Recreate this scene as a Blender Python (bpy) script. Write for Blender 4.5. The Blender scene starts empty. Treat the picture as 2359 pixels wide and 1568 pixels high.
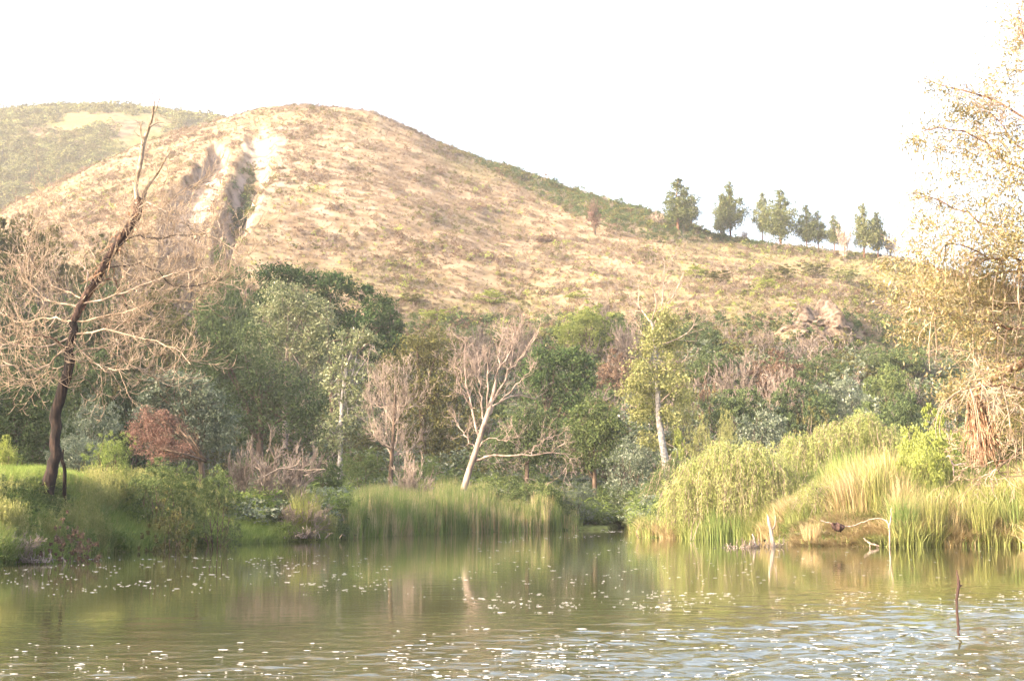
import bpy, math, random
import numpy as np
from mathutils import Vector, noise as mnoise

R_ = np.random.RandomState(7)
random.seed(7)
SC = bpy.context.scene
COL = SC.collection

# ------------------------------------------------------------------ camera
F = 3275.0            # focal length in photo units (photo measured 2358 x 1568)
CX, CY = 1179.0, 784.0
PITCH = math.atan(366.0 / F)
CAMZ = 1.8
cam_d = bpy.data.cameras.new('camera')
cam = bpy.data.objects.new('camera', cam_d)
COL.objects.link(cam)
cam.location = (0, 0, CAMZ)
cam.rotation_euler = (math.pi / 2 + PITCH, 0, 0)
cam_d.sensor_width = 36.0
cam_d.lens = 36.0 * F / 2358.0
cam_d.clip_start = 0.1
cam_d.clip_end = 30000
cam_d.dof.use_dof = True
cam_d.dof.focus_distance = 78
cam_d.dof.aperture_fstop = 9.0
SC.camera = cam

# ------------------------------------------------------------------ light
SUN_EL = math.radians(18)
SA = np.array([-0.88, -0.475])          # horizontal direction towards the sun (left, behind the camera)
w = bpy.data.worlds.new('World'); SC.world = w; w.use_nodes = True
nt = w.node_tree; nt.nodes.clear()
sky = nt.nodes.new('ShaderNodeTexSky'); sky.sky_type = 'NISHITA'; sky.sun_disc = False
sky.sun_elevation = SUN_EL
sky.sun_rotation = math.atan2(SA[0], SA[1])
sky.air_density = 0.8; sky.dust_density = 7.0; sky.ozone_density = 0.2
bg = nt.nodes.new('ShaderNodeBackground'); bg.inputs['Strength'].default_value = 0.15
wo = nt.nodes.new('ShaderNodeOutputWorld')
nt.links.new(sky.outputs[0], bg.inputs[0]); nt.links.new(bg.outputs[0], wo.inputs[0])
sl = bpy.data.lights.new('sun', 'SUN'); so = bpy.data.objects.new('sun', sl); COL.objects.link(so)
sl.energy = 2.4; sl.angle = math.radians(0.6); sl.color = (1.0, 0.78, 0.60)
sd = Vector((SA[0] * math.cos(SUN_EL), SA[1] * math.cos(SUN_EL), math.sin(SUN_EL)))
so.rotation_euler = sd.to_track_quat('Z', 'Y').to_euler()
so.location = (-60, -40, 60)
SC.view_settings.view_transform = 'Standard'
SC.view_settings.look = 'None'
SC.view_settings.exposure = 2.82
SC.view_settings.gamma = 1.0
SC.view_settings.use_curve_mapping = False
SC.cycles.max_bounces = 6
SC.cycles.diffuse_bounces = 3
SC.cycles.glossy_bounces = 2
SC.cycles.transmission_bounces = 3
SC.cycles.transparent_max_bounces = 4
SC.cycles.volume_bounces = 0
SC.cycles.caustics_reflective = False
SC.cycles.caustics_refractive = False
SC.cycles.use_denoising = True

# ------------------------------------------------------------------ pixel <-> world
cp, sp = math.cos(PITCH), math.sin(PITCH)
def ue(x, y):
    """direction of photo point (x, y): u = X/Y, e = (Z-CAMZ)/Y"""
    xc = (np.asarray(x, float) - CX) / F; yc = (CY - np.asarray(y, float)) / F
    Y = cp - yc * sp
    return xc / Y, (sp + yc * cp) / Y
def P(x, y, Y):
    u, e = ue(x, y)
    return np.array([float(u) * Y, Y, CAMZ + float(e) * Y])
PX = lambda Y: Y / F                   # metres per photo unit at distance Y

# ------------------------------------------------------------------ noise
def vnoise(x, y, seed=0):
    x = np.asarray(x, float); y = np.asarray(y, float)
    xi = np.floor(x).astype(np.int64); yi = np.floor(y).astype(np.int64)
    xf = x - xi; yf = y - yi
    def h(a, b):
        n = (a * 374761393 + b * 668265263 + seed * 982451653) & 0xffffffff
        n = ((n ^ (n >> 13)) * 1274126177) & 0xffffffff
        return ((n ^ (n >> 16)) & 0xffff) / 65535.0
    sx = xf * xf * (3 - 2 * xf); sy = yf * yf * (3 - 2 * yf)
    a = h(xi, yi) * (1 - sx) + h(xi + 1, yi) * sx
    b = h(xi, yi + 1) * (1 - sx) + h(xi + 1, yi + 1) * sx
    return a * (1 - sy) + b * sy
def fbm(x, y, oct=4, seed=0):
    s = 0; a = 0.5
    for k in range(oct):
        s = s + a * (vnoise(x * 2 ** k, y * 2 ** k, seed + k) - 0.5); a *= 0.5
    return s
def sstep(a, b, x):
    t = np.clip((x - a) / (b - a), 0, 1); return t * t * (3 - 2 * t)

# ------------------------------------------------------------------ materials
def new_mat(name):
    m = bpy.data.materials.new(name); m.use_nodes = True
    m.node_tree.nodes.clear(); return m, m.node_tree.nodes, m.node_tree.links
def ramp(N, pts):
    r = N.new('ShaderNodeValToRGB'); el = r.color_ramp.elements
    el[0].position, el[0].color = pts[0][0], (*pts[0][1], 1)
    el[1].position, el[1].color = pts[-1][0], (*pts[-1][1], 1)
    for p, c in pts[1:-1]:
        e = el.new(p); e.color = (*c, 1)
    return r
def leaf_mat(name, cols, trans=0.35, gloss=0.0, scale=0.9):
    """per-leaf colour (random per island) plus clump-sized and per-plant variation"""
    m, N, L = new_mat(name)
    g = N.new('ShaderNodeNewGeometry'); oi = N.new('ShaderNodeObjectInfo')
    nz = N.new('ShaderNodeTexNoise'); nz.inputs['Scale'].default_value = scale; nz.inputs['Detail'].default_value = 2
    L.new(g.outputs['Position'], nz.inputs['Vector'])
    a = N.new('ShaderNodeMath'); a.operation = 'MULTIPLY'; a.inputs[1].default_value = 0.5
    L.new(g.outputs['Random Per Island'], a.inputs[0])
    b = N.new('ShaderNodeMath'); b.operation = 'MULTIPLY_ADD'; b.inputs[1].default_value = 0.75
    L.new(nz.outputs['Fac'], b.inputs[0]); L.new(a.outputs[0], b.inputs[2])
    c = N.new('ShaderNodeMath'); c.operation = 'MULTIPLY_ADD'; c.inputs[1].default_value = 0.25
    L.new(oi.outputs['Random'], c.inputs[0]); L.new(b.outputs[0], c.inputs[2])
    k = N.new('ShaderNodeMath'); k.operation = 'SUBTRACT'; k.inputs[1].default_value = 0.25
    L.new(c.outputs[0], k.inputs[0])
    n = len(cols)
    r = ramp(N, [(i / (n - 1), cc) for i, cc in enumerate(cols)])
    L.new(k.outputs[0], r.inputs[0])
    df = N.new('ShaderNodeBsdfDiffuse'); tr = N.new('ShaderNodeBsdfTranslucent')
    L.new(r.outputs[0], df.inputs[0]); L.new(r.outputs[0], tr.inputs[0])
    mx = N.new('ShaderNodeMixShader'); mx.inputs[0].default_value = trans
    L.new(df.outputs[0], mx.inputs[1]); L.new(tr.outputs[0], mx.inputs[2])
    out = N.new('ShaderNodeOutputMaterial'); last = mx
    if gloss > 0:
        gl = N.new('ShaderNodeBsdfGlossy'); gl.inputs['Roughness'].default_value = 0.45
        m2 = N.new('ShaderNodeMixShader'); m2.inputs[0].default_value = gloss
        L.new(mx.outputs[0], m2.inputs[1]); L.new(gl.outputs[0], m2.inputs[2]); last = m2
    L.new(last.outputs[0], out.inputs[0])
    return m
def bark_mat(name, cols, scale=6.0, stretch=0.25, bump=0.4):
    m, N, L = new_mat(name)
    tc = N.new('ShaderNodeNewGeometry'); mp = N.new('ShaderNodeMapping'); mp.inputs['Scale'].default_value = (1, 1, stretch)
    L.new(tc.outputs['Position'], mp.inputs[0])
    nz = N.new('ShaderNodeTexNoise'); nz.inputs['Scale'].default_value = scale; nz.inputs['Detail'].default_value = 5
    L.new(mp.outputs[0], nz.inputs['Vector'])
    n = len(cols)
    r = ramp(N, [(0.3 + 0.4 * i / (n - 1), cc) for i, cc in enumerate(cols)])
    L.new(nz.outputs['Fac'], r.inputs[0])
    b = N.new('ShaderNodeBump'); b.inputs['Strength'].default_value = bump; b.inputs['Distance'].default_value = 0.05
    L.new(nz.outputs['Fac'], b.inputs['Height'])
    p = N.new('ShaderNodeBsdfPrincipled'); p.inputs['Roughness'].default_value = 0.85
    p.inputs['Specular IOR Level'].default_value = 0.2
    L.new(r.outputs[0], p.inputs['Base Color']); L.new(b.outputs[0], p.inputs['Normal'])
    out = N.new('ShaderNodeOutputMaterial'); L.new(p.outputs[0], out.inputs[0])
    return m

M = {}
M['evergreen'] = leaf_mat('evergreen_leaves', [(.025, .050, .020), (.055, .095, .035), (.12, .16, .06)], .2)
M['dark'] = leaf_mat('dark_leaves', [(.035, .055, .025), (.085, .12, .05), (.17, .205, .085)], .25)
M['olive'] = leaf_mat('olive_leaves', [(.055, .06, .025), (.12, .12, .045), (.22, .19, .08)], .25)
M['green'] = leaf_mat('green_leaves', [(.05, .08, .03), (.115, .155, .058), (.22, .255, .10)], .35)
M['fresh'] = leaf_mat('fresh_green_leaves', [(.075, .12, .03), (.16, .22, .06), (.29, .33, .12)], .4)
M['silver'] = leaf_mat('silver_leaves', [(.055, .08, .048), (.13, .165, .10), (.30, .33, .22)], .3, .05)
M['poplar'] = leaf_mat('poplar_leaves', [(.06, .09, .04), (.17, .20, .09), (.38, .38, .20)], .35, .04)
M['yellow'] = leaf_mat('yellow_green_leaves', [(.14, .18, .045), (.29, .33, .09), (.46, .48, .20)], .4)
M['autumn'] = leaf_mat('yellowing_leaves', [(.09, .11, .04), (.22, .235, .09), (.40, .38, .18)], .35)
M['rust'] = leaf_mat('rusty_dead_leaves', [(.11, .065, .05), (.20, .12, .095), (.31, .21, .165)], .3)
M['brownleaf'] = leaf_mat('brown_dry_leaves', [(.07, .045, .035), (.15, .10, .07), (.27, .20, .14)], .25)
M['mauve'] = leaf_mat('mauve_twigs', [(.10, .075, .07), (.20, .15, .135), (.33, .26, .23)], .15)
M['willow'] = leaf_mat('weeping_leaves', [(.13, .17, .045), (.29, .33, .11), (.48, .49, .22)], .4)
M['righttree'] = leaf_mat('sunlit_willow_leaves', [(.12, .12, .045), (.32, .26, .11), (.62, .48, .29)], .45, .05, 2.0)
M['straw'] = leaf_mat('straw_grass', [(.24, .19, .09), (.46, .37, .20), (.66, .56, .36)], .35)
M['drygreen'] = leaf_mat('dry_green_grass', [(.14, .17, .05), (.28, .29, .10), (.46, .42, .20)], .35)
M['reed'] = leaf_mat('reed_blades', [(.09, .14, .04), (.19, .25, .08), (.40, .40, .17)], .35)
M['meadow'] = leaf_mat('meadow_grass', [(.11, .17, .04), (.23, .31, .08), (.42, .44, .16)], .4)
M['pine'] = leaf_mat('pine_needles', [(.045, .06, .026), (.10, .12, .05), (.22, .22, .10)], .25)
M['hillstraw'] = leaf_mat('hill_straw', [(.12, .092, .06), (.23, .178, .12), (.35, .28, .20)], .2)
M['dryscrub'] = leaf_mat('dry_scrub', [(.10, .08, .055), (.20, .155, .105), (.31, .25, .17)], .2)
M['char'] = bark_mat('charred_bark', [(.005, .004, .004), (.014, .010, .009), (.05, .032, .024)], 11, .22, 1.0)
M['redbark'] = bark_mat('reddish_bark', [(.035, .02, .016), (.13, .065, .042), (.32, .18, .11)], 8, .3, .8)
M['twig'] = bark_mat('tan_dead_twigs', [(.10, .073, .05), (.28, .215, .155), (.48, .395, .30)], 3.5, 1, .1)
M['tornbark'] = bark_mat('torn_orange_bark', [(.10, .05, .03), (.30, .18, .11), (.55, .40, .28)], 14, .2, .6)
M['scorched'] = bark_mat('scorched_bark', [(.010, .008, .008), (.035, .021, .018), (.16, .10, .07)], 9, .3, .8)
M['palewood'] = bark_mat('pale_dead_wood', [(.11, .08, .065), (.25, .195, .16), (.40, .325, .275)], 4, .3, .4)
M['greytwig'] = bark_mat('grey_twigs', [(.13, .10, .08), (.26, .21, .17), (.40, .33, .27)], 2.5, 1, .1)
M['mauvetwig'] = bark_mat('mauve_grey_twigs', [(.10, .08, .065), (.185, .15, .125), (.29, .245, .205)], 2.5, 1, .1)
M['whitebark'] = bark_mat('white_ringed_bark', [(.07, .065, .062), (.24, .225, .215), (.38, .36, .34)], 5, 1.6, .3)
M['bleached'] = bark_mat('bleached_driftwood', [(.16, .12, .10), (.32, .25, .21), (.46, .39, .34)], 9, .3, .3)
M['wetwood'] = bark_mat('dark_wet_wood', [(.02, .012, .012), (.05, .03, .026), (.12, .07, .055)], 9, .3, .4)
M['brown'] = bark_mat('brown_bark', [(.04, .03, .022), (.10, .07, .05), (.18, .13, .09)], 5, .3, .4)

# ------------------------------------------------------------------ mesh helpers
def mk_mesh(name, verts, faces, mat=None, smooth=False):
    """faces: int array (n,3) or (n,4), or list of such arrays"""
    if not isinstance(faces, list): faces = [faces]
    faces = [np.asarray(f, np.int64) for f in faces if len(f)]
    me = bpy.data.meshes.new(name)
    verts = np.asarray(verts, np.float32).reshape(-1, 3)
    me.vertices.add(len(verts)); me.vertices.foreach_set('co', verts.ravel())
    loops = np.concatenate([f.ravel() for f in faces])
    tot = np.concatenate([np.full(len(f), f.shape[1]) for f in faces])
    st = np.concatenate([[0], np.cumsum(tot)[:-1]])
    me.loops.add(len(loops)); me.loops.foreach_set('vertex_index', loops.astype(np.int32))
    me.polygons.add(len(tot)); me.polygons.foreach_set('loop_start', st.astype(np.int32))
    me.update(calc_edges=True)
    if smooth: me.polygons.foreach_set('use_smooth', np.ones(len(tot), bool))
    if mat: me.materials.append(mat)
    me.validate()
    return me
def link(name, me, parent=None, loc=None, mat=None, **props):
    o = bpy.data.objects.new(name, me); COL.objects.link(o)
    if parent: o.parent = parent
    if loc is not None: o.location = [float(c) for c in loc]
    if name in ('twigs', 'loose_bark', 'tangled_strips', 'torn_limb', 'hanging_twigs'): o['kind'] = 'stuff'
    if mat is not None:
        if not me.materials: me.materials.append(mat)
        o.material_slots[0].link = 'OBJECT'; o.material_slots[0].material = mat
    for k, v in props.items(): o[k] = v
    return o
def thing(name, label, cat, loc, group=None, rz=0.0, scale=None):
    o = bpy.data.objects.new(name, None); COL.objects.link(o)
    o.empty_display_size = 0.3
    o.location = [float(c) for c in loc]; o.rotation_euler = (0, 0, rz)
    if scale is not None: o.scale = scale
    o['label'] = label; o['category'] = cat
    if group: o['group'] = group
    return o

def tubes(polys, sides=4):
    """polys: list of (points Nx3, radii N) -> verts, quad faces"""
    V = []; Fc = []; off = 0
    ang = np.arange(sides) * 2 * math.pi / sides
    ca, sa = np.cos(ang), np.sin(ang)
    for pts, rad in polys:
        pts = np.asarray(pts, float); rad = np.asarray(rad, float); n = len(pts)
        t = np.empty_like(pts); t[1:-1] = pts[2:] - pts[:-2]; t[0] = pts[1] - pts[0]; t[-1] = pts[-1] - pts[-2]
        t /= np.linalg.norm(t, axis=1)[:, None] + 1e-9
        ref = np.array([0.31, 0.95, 0.05]) if abs(t[0, 2]) > 0.6 else np.array([0.05, 0.1, 1.0])
        a = np.cross(t, ref); a /= np.linalg.norm(a, axis=1)[:, None] + 1e-9
        b = np.cross(t, a)
        ring = pts[:, None, :] + rad[:, None, None] * (a[:, None, :] * ca[None, :, None] + b[:, None, :] * sa[None, :, None])
        V.append(ring.reshape(-1, 3))
        i = np.arange(n - 1)[:, None] * sides + np.arange(sides)[None, :]
        j = np.arange(n - 1)[:, None] * sides + (np.arange(sides)[None, :] + 1) % sides
        Fc.append((np.stack([i, j, j + sides, i + sides], -1).reshape(-1, 4)) + off)
        off += n * sides
    return np.concatenate(V), np.concatenate(Fc)
def tube_mesh(name, polys, mat, sides=4, origin=(0, 0, 0), smooth=True):
    v, f = tubes(polys, sides)
    return mk_mesh(name, v - np.asarray(origin, float), f, mat, smooth)

def spline(pts, n):
    """Catmull-Rom resample of Nxk points"""
    p = np.asarray(pts, float)
    p = np.vstack([2 * p[0] - p[1], p, 2 * p[-1] - p[-2]])
    m = len(p) - 3
    ts = np.linspace(0, m - 1e-6, n); out = []
    for t in ts:
        i = int(t); s = t - i
        a, b, c, d = p[i:i + 4]
        out.append(0.5 * ((2 * b) + (c - a) * s + (2 * a - 5 * b + 4 * c - d) * s * s + (3 * b - a - 3 * c + d) * s ** 3))
    return np.array(out)

def grow(out, p, d, L, r, depth, rng, up=0.2, wig=0.25, nch=4, ratio=0.55, segs=6, spread=0.8, taper=0.25, minr=0.004, sub=0.0):
    p = np.array(p, float); d = np.array(d, float); d /= np.linalg.norm(d)
    pts = [p.copy()]; st = L / segs; dirs = [d.copy()]
    for k in range(segs):
        d = d + rng.normal(0, wig, 3) + np.array([0, 0, up * (0.4 + 1.2 * k / segs)]); d /= np.linalg.norm(d)
        p = p + d * st; pts.append(p.copy()); dirs.append(d.copy())
    rad = np.maximum(r * np.linspace(1, taper, segs + 1), minr)
    out.append((np.array(pts), rad))
    if depth <= 0: return
    for c in range(nch):
        t = 0.2 + 0.78 * (c + rng.rand()) / nch
        i = min(int(t * segs), segs - 1); s = t * segs - i
        q = pts[i] * (1 - s) + pts[i + 1] * s
        ax = rng.normal(0, 1, 3); ax -= ax.dot(dirs[i]) * dirs[i]; ax /= np.linalg.norm(ax) + 1e-9
        nd = dirs[i] * (1 - 0.35 * spread) + ax * spread
        grow(out, q, nd, L * ratio * (0.6 + 0.7 * rng.rand()) * (1.1 - 0.4 * t), max(rad[i] * 0.6, minr), depth - 1, rng, up, wig, nch, ratio, max(4, segs - 1), spread, taper, minr)

def leaves(C, size, asp=0.55, rng=R_, dirb=None, upn=0.3, var=0.55):
    """diamond leaves at centres C; dirb biases the long axis"""
    n = len(C)
    a = rng.normal(0, 1, (n, 3))
    if dirb is not None: a = a * 0.45 + np.asarray(dirb)
    a /= np.linalg.norm(a, axis=1)[:, None]
    nn = rng.normal(0, 1, (n, 3)); nn[:, 2] += upn
    b = np.cross(nn, a); b /= np.linalg.norm(b, axis=1)[:, None] + 1e-9
    s = size * (1 + var * rng.uniform(-1, 1, n))[:, None]
    V = np.stack([C - a * s * .5, C + b * s * asp * .5 - a * s * 0.08, C + a * s * .5, C - b * s * asp * .5 - a * s * 0.08], 1).reshape(-1, 3)
    Fc = np.arange(n * 4).reshape(n, 4)
    return V, Fc
def blob_points(blobs, n, rng, clump=0.16, nclump=None, shell=0.55):
    """blobs: list of (centre, radii). Clumped points through their volume, denser at the surface."""
    vol = np.array([b[1][0] * b[1][1] * b[1][2] for b in blobs]) ** 0.67
    pr = vol / vol.sum(); out = []
    for (c, r), q in zip(blobs, pr):
        m = max(6, int(n * q)); c = np.asarray(c, float); r = np.asarray(r, float)
        k = max(5, int(m / 45)) if nclump is None else nclump
        d = rng.normal(0, 1, (k, 3)); d /= np.linalg.norm(d, axis=1)[:, None]
        rr = (shell + (1 - shell) * rng.rand(k) ** 0.6) * (0.82 + 0.36 * rng.rand(k))
        cc = c + d * rr[:, None] * r
        idx = rng.randint(0, k, m)
        sz = clump * (0.6 + 0.9 * rng.rand(k))
        out.append(cc[idx] + rng.normal(0, 1, (m, 3)) * sz[idx][:, None] * (r.mean() * np.ones(3)) * np.array([1, 1, .75]))
    return np.concatenate(out)
def blades(n, h, w, spread, bend, rng, droop=0.0, hv=0.35):
    """bent grass blades; returns verts, faces"""
    az = rng.rand(n) * 2 * math.pi; rr = spread * np.sqrt(rng.rand(n))
    base = np.stack([np.cos(az) * rr, np.sin(az) * rr, np.full(n, -0.03)], 1)
    az2 = az + rng.normal(0, .8, n)
    out = np.stack([np.cos(az2), np.sin(az2), np.zeros(n)], 1)
    H = h * (1 - hv * rng.rand(n)); bd = bend * (0.3 + 1.2 * rng.rand(n))
    side = np.stack([-np.sin(az2 + rng.normal(0, .9, n)), np.cos(az2), np.zeros(n)], 1)
    side /= np.linalg.norm(side, axis=1)[:, None]
    T = [0, .35, .7, 1.0]; V = []
    for t in T:
        c = base + out * (H * bd * t ** 2)[:, None] + np.array([0, 0, 1.0]) * (H * (t - droop * bd * t ** 3))[:, None]
        ww = w * (1 - t * 0.93) * .5
        V.append(c - side * ww); V.append(c + side * ww)
    V = np.stack(V, 1)
    o = np.arange(n)[:, None] * 8
    Fc = np.concatenate([o + np.array([[0, 1, 3, 2]]), o + np.array([[2, 3, 5, 4]]), o + np.array([[4, 5, 7, 6]])])
    return V.reshape(-1, 3), Fc

# ------------------------------------------------------------------ terrain
def col(table):
    xs, vs = zip(*table); return lambda x: np.interp(x, xs, vs)
SKY = col([(-2500, 900), (-1500, 820), (-300, 640), (0, 498), (30, 474), (100, 438), (200, 388), (300, 347), (400, 311), (470, 293), (520, 279), (600, 259), (700, 251),
           (800, 258), (870, 273), (950, 302), (1050, 348), (1150, 388), (1250, 420), (1350, 450), (1450, 478), (1530, 503), (1600, 527), (1650, 545), (1750, 562),
           (1830, 573), (1900, 582), (2000, 594), (2060, 604), (2200, 640), (2400, 690), (2900, 770), (4500, 860)])
BRK = col([(-2500, 960), (0, 720), (500, 770), (900, 790), (1200, 800), (1350, 760), (1500, 752), (1700, 730), (1850, 738), (1960, 748), (2100, 800), (2400, 840), (4500, 950)])
RID = col([(-2500, 330), (0, 330), (600, 350), (900, 345), (1200, 325), (1500, 300), (2000, 285), (2400, 280), (4500, 280)])
def u2x(u, e=0.1):                    # photo column of a bearing
    # invert xc = u*(cp - yc*sp) with yc from e
    yc = (e * cp - sp) / (cp + e * sp)
    return CX + F * u * (cp - yc * sp)
def shore_tab():
    pts = [(-2600, 1420), (-900, 1340), (-300, 1312), (0, 1302), (120, 1286), (220, 1272), (350, 1262), (520, 1252), (700, 1245), (830, 1236), (960, 1229), (1240, 1222), (1400, 1219),
           (1418, 1216), (1436, 1211), (1450, 1216), (1478, 1236), (1600, 1241), (1740, 1242), (1800, 1247), (1830, 1255), (2050, 1258), (2358, 1256), (2430, 1262), (2560, 1340), (2800, 1380), (4200, 1420)]
    us = []; ys = []
    for x, y in pts:
        u, e = ue(x, y); us.append(float(u)); ys.append(-CAMZ / float(e))
    return np.array(us), np.array(ys)
SU, SYd = shore_tab()
def shoreY(u): return np.interp(u, SU, SYd)
BANK = col([(-2500, 3.0), (0, 2.45), (150, 2.5), (300, 2.15), (380, 1.75), (450, 1.35), (600, .9), (800, .35), (1300, .3), (1440, .25), (1500, .5), (1900, .9), (2358, 1.1), (3000, 1.6)])
BWID = col([(-2500, 10), (0, 8), (300, 8), (450, 7), (800, 3), (1450, 3), (2358, 4)])

Ucol = np.unique(np.concatenate([np.linspace(-1.5, -.42, 40), np.linspace(-.42, .42, 520), np.linspace(.42, 1.5, 40)]))
Yrow = np.concatenate([np.geomspace(12, 36, 20)[:-1], np.linspace(36, 100, 170)[:-1], np.linspace(100, 160, 60)[:-1], np.linspace(160, 372, 200)[:-1], np.linspace(372, 900, 30)])
def pchip_cols(K, Hk, Yq):
    """K (k,n) knots, Hk (k,n) values, Yq (m,) -> (m,n)"""
    h = np.diff(K, axis=0); dl = np.diff(Hk, axis=0) / h
    d = np.zeros_like(Hk)
    same = (dl[:-1] * dl[1:]) > 0
    w1 = 2 * h[1:] + h[:-1]; w2 = h[1:] + 2 * h[:-1]
    with np.errstate(divide='ignore', invalid='ignore'):
        dm = (w1 + w2) / (w1 / dl[:-1] + w2 / dl[1:])
    d[1:-1] = np.where(same, dm, 0); d[0] = dl[0]; d[-1] = dl[-1]
    out = np.zeros((len(Yq), K.shape[1]))
    for j in range(K.shape[1]):
        k = np.clip(np.searchsorted(K[:, j], Yq) - 1, 0, len(K) - 2)
        t = (Yq - K[k, j]) / h[k, j]; tt = np.clip(t, 0, 1)
        out[:, j] = ((1 + 2 * tt) * (1 - tt) ** 2 * Hk[k, j] + tt * (1 - tt) ** 2 * h[k, j] * d[k, j]
                     + tt ** 2 * (3 - 2 * tt) * Hk[k + 1, j] + tt ** 2 * (tt - 1) * h[k, j] * d[k + 1, j])
    return out
def build_height():
    xg = u2x(Ucol); xsky = u2x(Ucol, 0.25)
    ys = shoreY(Ucol)
    Rr = RID(xsky)
    _, eS = ue(xsky, SKY(xsky)); _, eB = ue(xg, BRK(xg))
    hS = CAMZ + eS * Rr; hB = CAMZ + eB * 165
    eM = eB + (eS - eB) * 0.66; hM = CAMZ + eM * 240
    n = len(Ucol); one = np.ones(n)
    bk = BANK(xg); bw = BWID(xg)
    y3 = np.minimum(ys + bw, 97)
    def run(hS):
        K = np.stack([np.minimum(4 * one, ys - 5), ys - 3, ys - .25, ys + .35, y3, 104 * one, 118 * one, 165 * one, 240 * one, Rr, Rr + 70, 900 * one])
        Hk = np.stack([-1.2 * one, -1.0 * one, -.08 * one, .14 * one, bk, np.maximum(2.4, bk) * one, 5.0 * one, hB, hM, hS, hS - 16, np.maximum(5, hS - 90)])
        K = np.maximum.accumulate(K + np.arange(len(K))[:, None] * 1e-3, axis=0)
        return pchip_cols(K, Hk, Yrow)
    H = run(hS)
    mx = ((H - CAMZ) / Yrow[:, None])[Yrow > 170].max(0)
    return run(CAMZ + eS * (eS / mx) * Rr)
HG = build_height()
UU, YY = np.meshgrid(Ucol, Yrow); XX = UU * YY
amp = sstep(115, 200, YY) * (1 - sstep(0.90, 1.0, YY / RID(u2x(UU, .25))) * .75)
HG = HG + amp * (fbm(XX / 38, YY / 38, 4, 3) * 5.5 + fbm(XX / 7, YY / 7, 3, 9) * 1.5)
ymid = sstep(2, 6, YY - shoreY(UU)) * (1 - sstep(110, 120, YY))
HG = HG + ymid * fbm(XX / 5, YY / 5, 3, 5) * .5
# photo column / row of each grid vertex (to place the gully and outcrop where they stand)
def project(X, Y, Z):
    dz = Z - CAMZ
    dep = Y * cp + dz * sp
    return CX + F * X / dep, CY - F * (-Y * sp + dz * cp) / dep
gx, gy = project(XX, YY, HG)
def seg_dist(px, py, pts):
    best = np.full(px.shape, 1e9); tb = np.zeros(px.shape); L = len(pts) - 1
    for i in range(L):
        a = np.array(pts[i][:2], float); b = np.array(pts[i + 1][:2], float)
        ab = b - a; t = np.clip(((px - a[0]) * ab[0] + (py - a[1]) * ab[1]) / (ab @ ab), 0, 1)
        d = np.hypot(px - a[0] - t * ab[0], py - a[1] - t * ab[1])
        m = d < best; best = np.where(m, d, best); tb = np.where(m, (i + t), tb)
    return best, tb
front = (YY > 165) & (YY < 360)
wob = (fbm(gx / 26, gy / 26, 3, 21)) * 42
path = [(588, 292, 24), (600, 340, 44), (585, 385, 50), (560, 430, 46), (548, 480, 38), (530, 530, 34), (505, 600, 22)]
dd, tt = seg_dist(gx, gy, path)
wid = np.interp(tt, range(len(path)), [p[2] for p in path]) + wob
depth = np.interp(tt, range(len(path)), [.5, 2.0, 3.8, 4.8, 5.0, 5, 3])
gul = np.where(front, depth * (1 - sstep(.15, 1.05, dd / np.maximum(wid, 6))), 0)
# slumped scarp left of the gully
path2 = [(505, 360, 26), (480, 400, 40), (450, 450, 55), (420, 500, 55), (400, 560, 40)]
dd2, tt2 = seg_dist(gx, gy, path2)
w2 = np.interp(tt2, range(len(path2)), [p[2] for p in path2]) + wob
gul2 = np.where(front, 3.0 * (1 - sstep(.6, 1.0, dd2 / np.maximum(w2, 6))), 0)
ero = sstep(.3, 3, gul + gul2)
HG = HG - gul - gul2 + ero * (fbm(XX / 2.2, YY / 5, 4, 31) * 2.4)
# bare, pale ground: head of the gully, right lip, left scarp
b1 = (1 - sstep(.45, 1.1, np.hypot((gx - 604) / 54, (gy - 330) / 34) + wob / 60)) * (.55 + .45 * sstep(-.05, .05, fbm(gx / 9, gy / 9, 2, 41)))
lip, lt = seg_dist(gx, gy, [(655, 372), (640, 420), (610, 455), (580, 495), (560, 535)])
b2 = (1 - sstep(.2, 1.4, (lip + wob * .5) / 18)) * .4
b3 = (1 - sstep(.5, 1.1, dd2 / np.maximum(w2, 6))) * .6
slope = np.abs(np.gradient(HG, axis=1) / np.maximum(np.gradient(XX, axis=1), .1))
b4 = sstep(.55, 1.0, slope) * ero * .8
deepfill = sstep(5, 8, gul) * (gy > 370)
bare = np.clip(np.maximum.reduce([b1, b2, b3, b4]) * front - deepfill * .5, 0, 1)
# scattered pale soil showing through right of the gully
b5 = sstep(.07, .22, fbm(gx / 22, gy / 9, 3, 77)) * (1 - sstep(120, 330, np.hypot((gx - 660) / 1.1, (gy - 400) * .9))) * .4
b5 = b5 * (gx > 560) * (gy > 290)
bare = np.clip(np.maximum(bare, b5 * front), 0, 1)
# rocky outcrop on the right slope
ro = 1 - sstep(.5, 1.1, np.hypot((gx - 1880) / 105, (gy - 775) / 42))
ro = ro * (YY > 140) * (YY < 210)
HG = HG + ro * (1.2 + np.abs(fbm(XX / 4, YY / 4, 4, 51)) * 9)
rock = np.clip(ro * 1.3, 0, 1)
# green-ness of hillside: lower slope and right flank greener
gr = sstep(520, 720, gy) * .45 + sstep(900, 1200, gx) * (1 - sstep(20, 70, gy - SKY(gx))) * .5 + fbm(gx / 120, gy / 40, 3, 61) * .9
grass = np.clip(gr, 0, 1)
bankg = 1 - sstep(108, 125, YY)

nr, nc = HG.shape
V = np.stack([XX, YY, HG], -1).reshape(-1, 3)
ii = (np.arange(nr - 1)[:, None] * nc + np.arange(nc - 1)[None, :]).ravel()
Fq = np.stack([ii, ii + 1, ii + nc + 1, ii + nc], 1)

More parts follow.
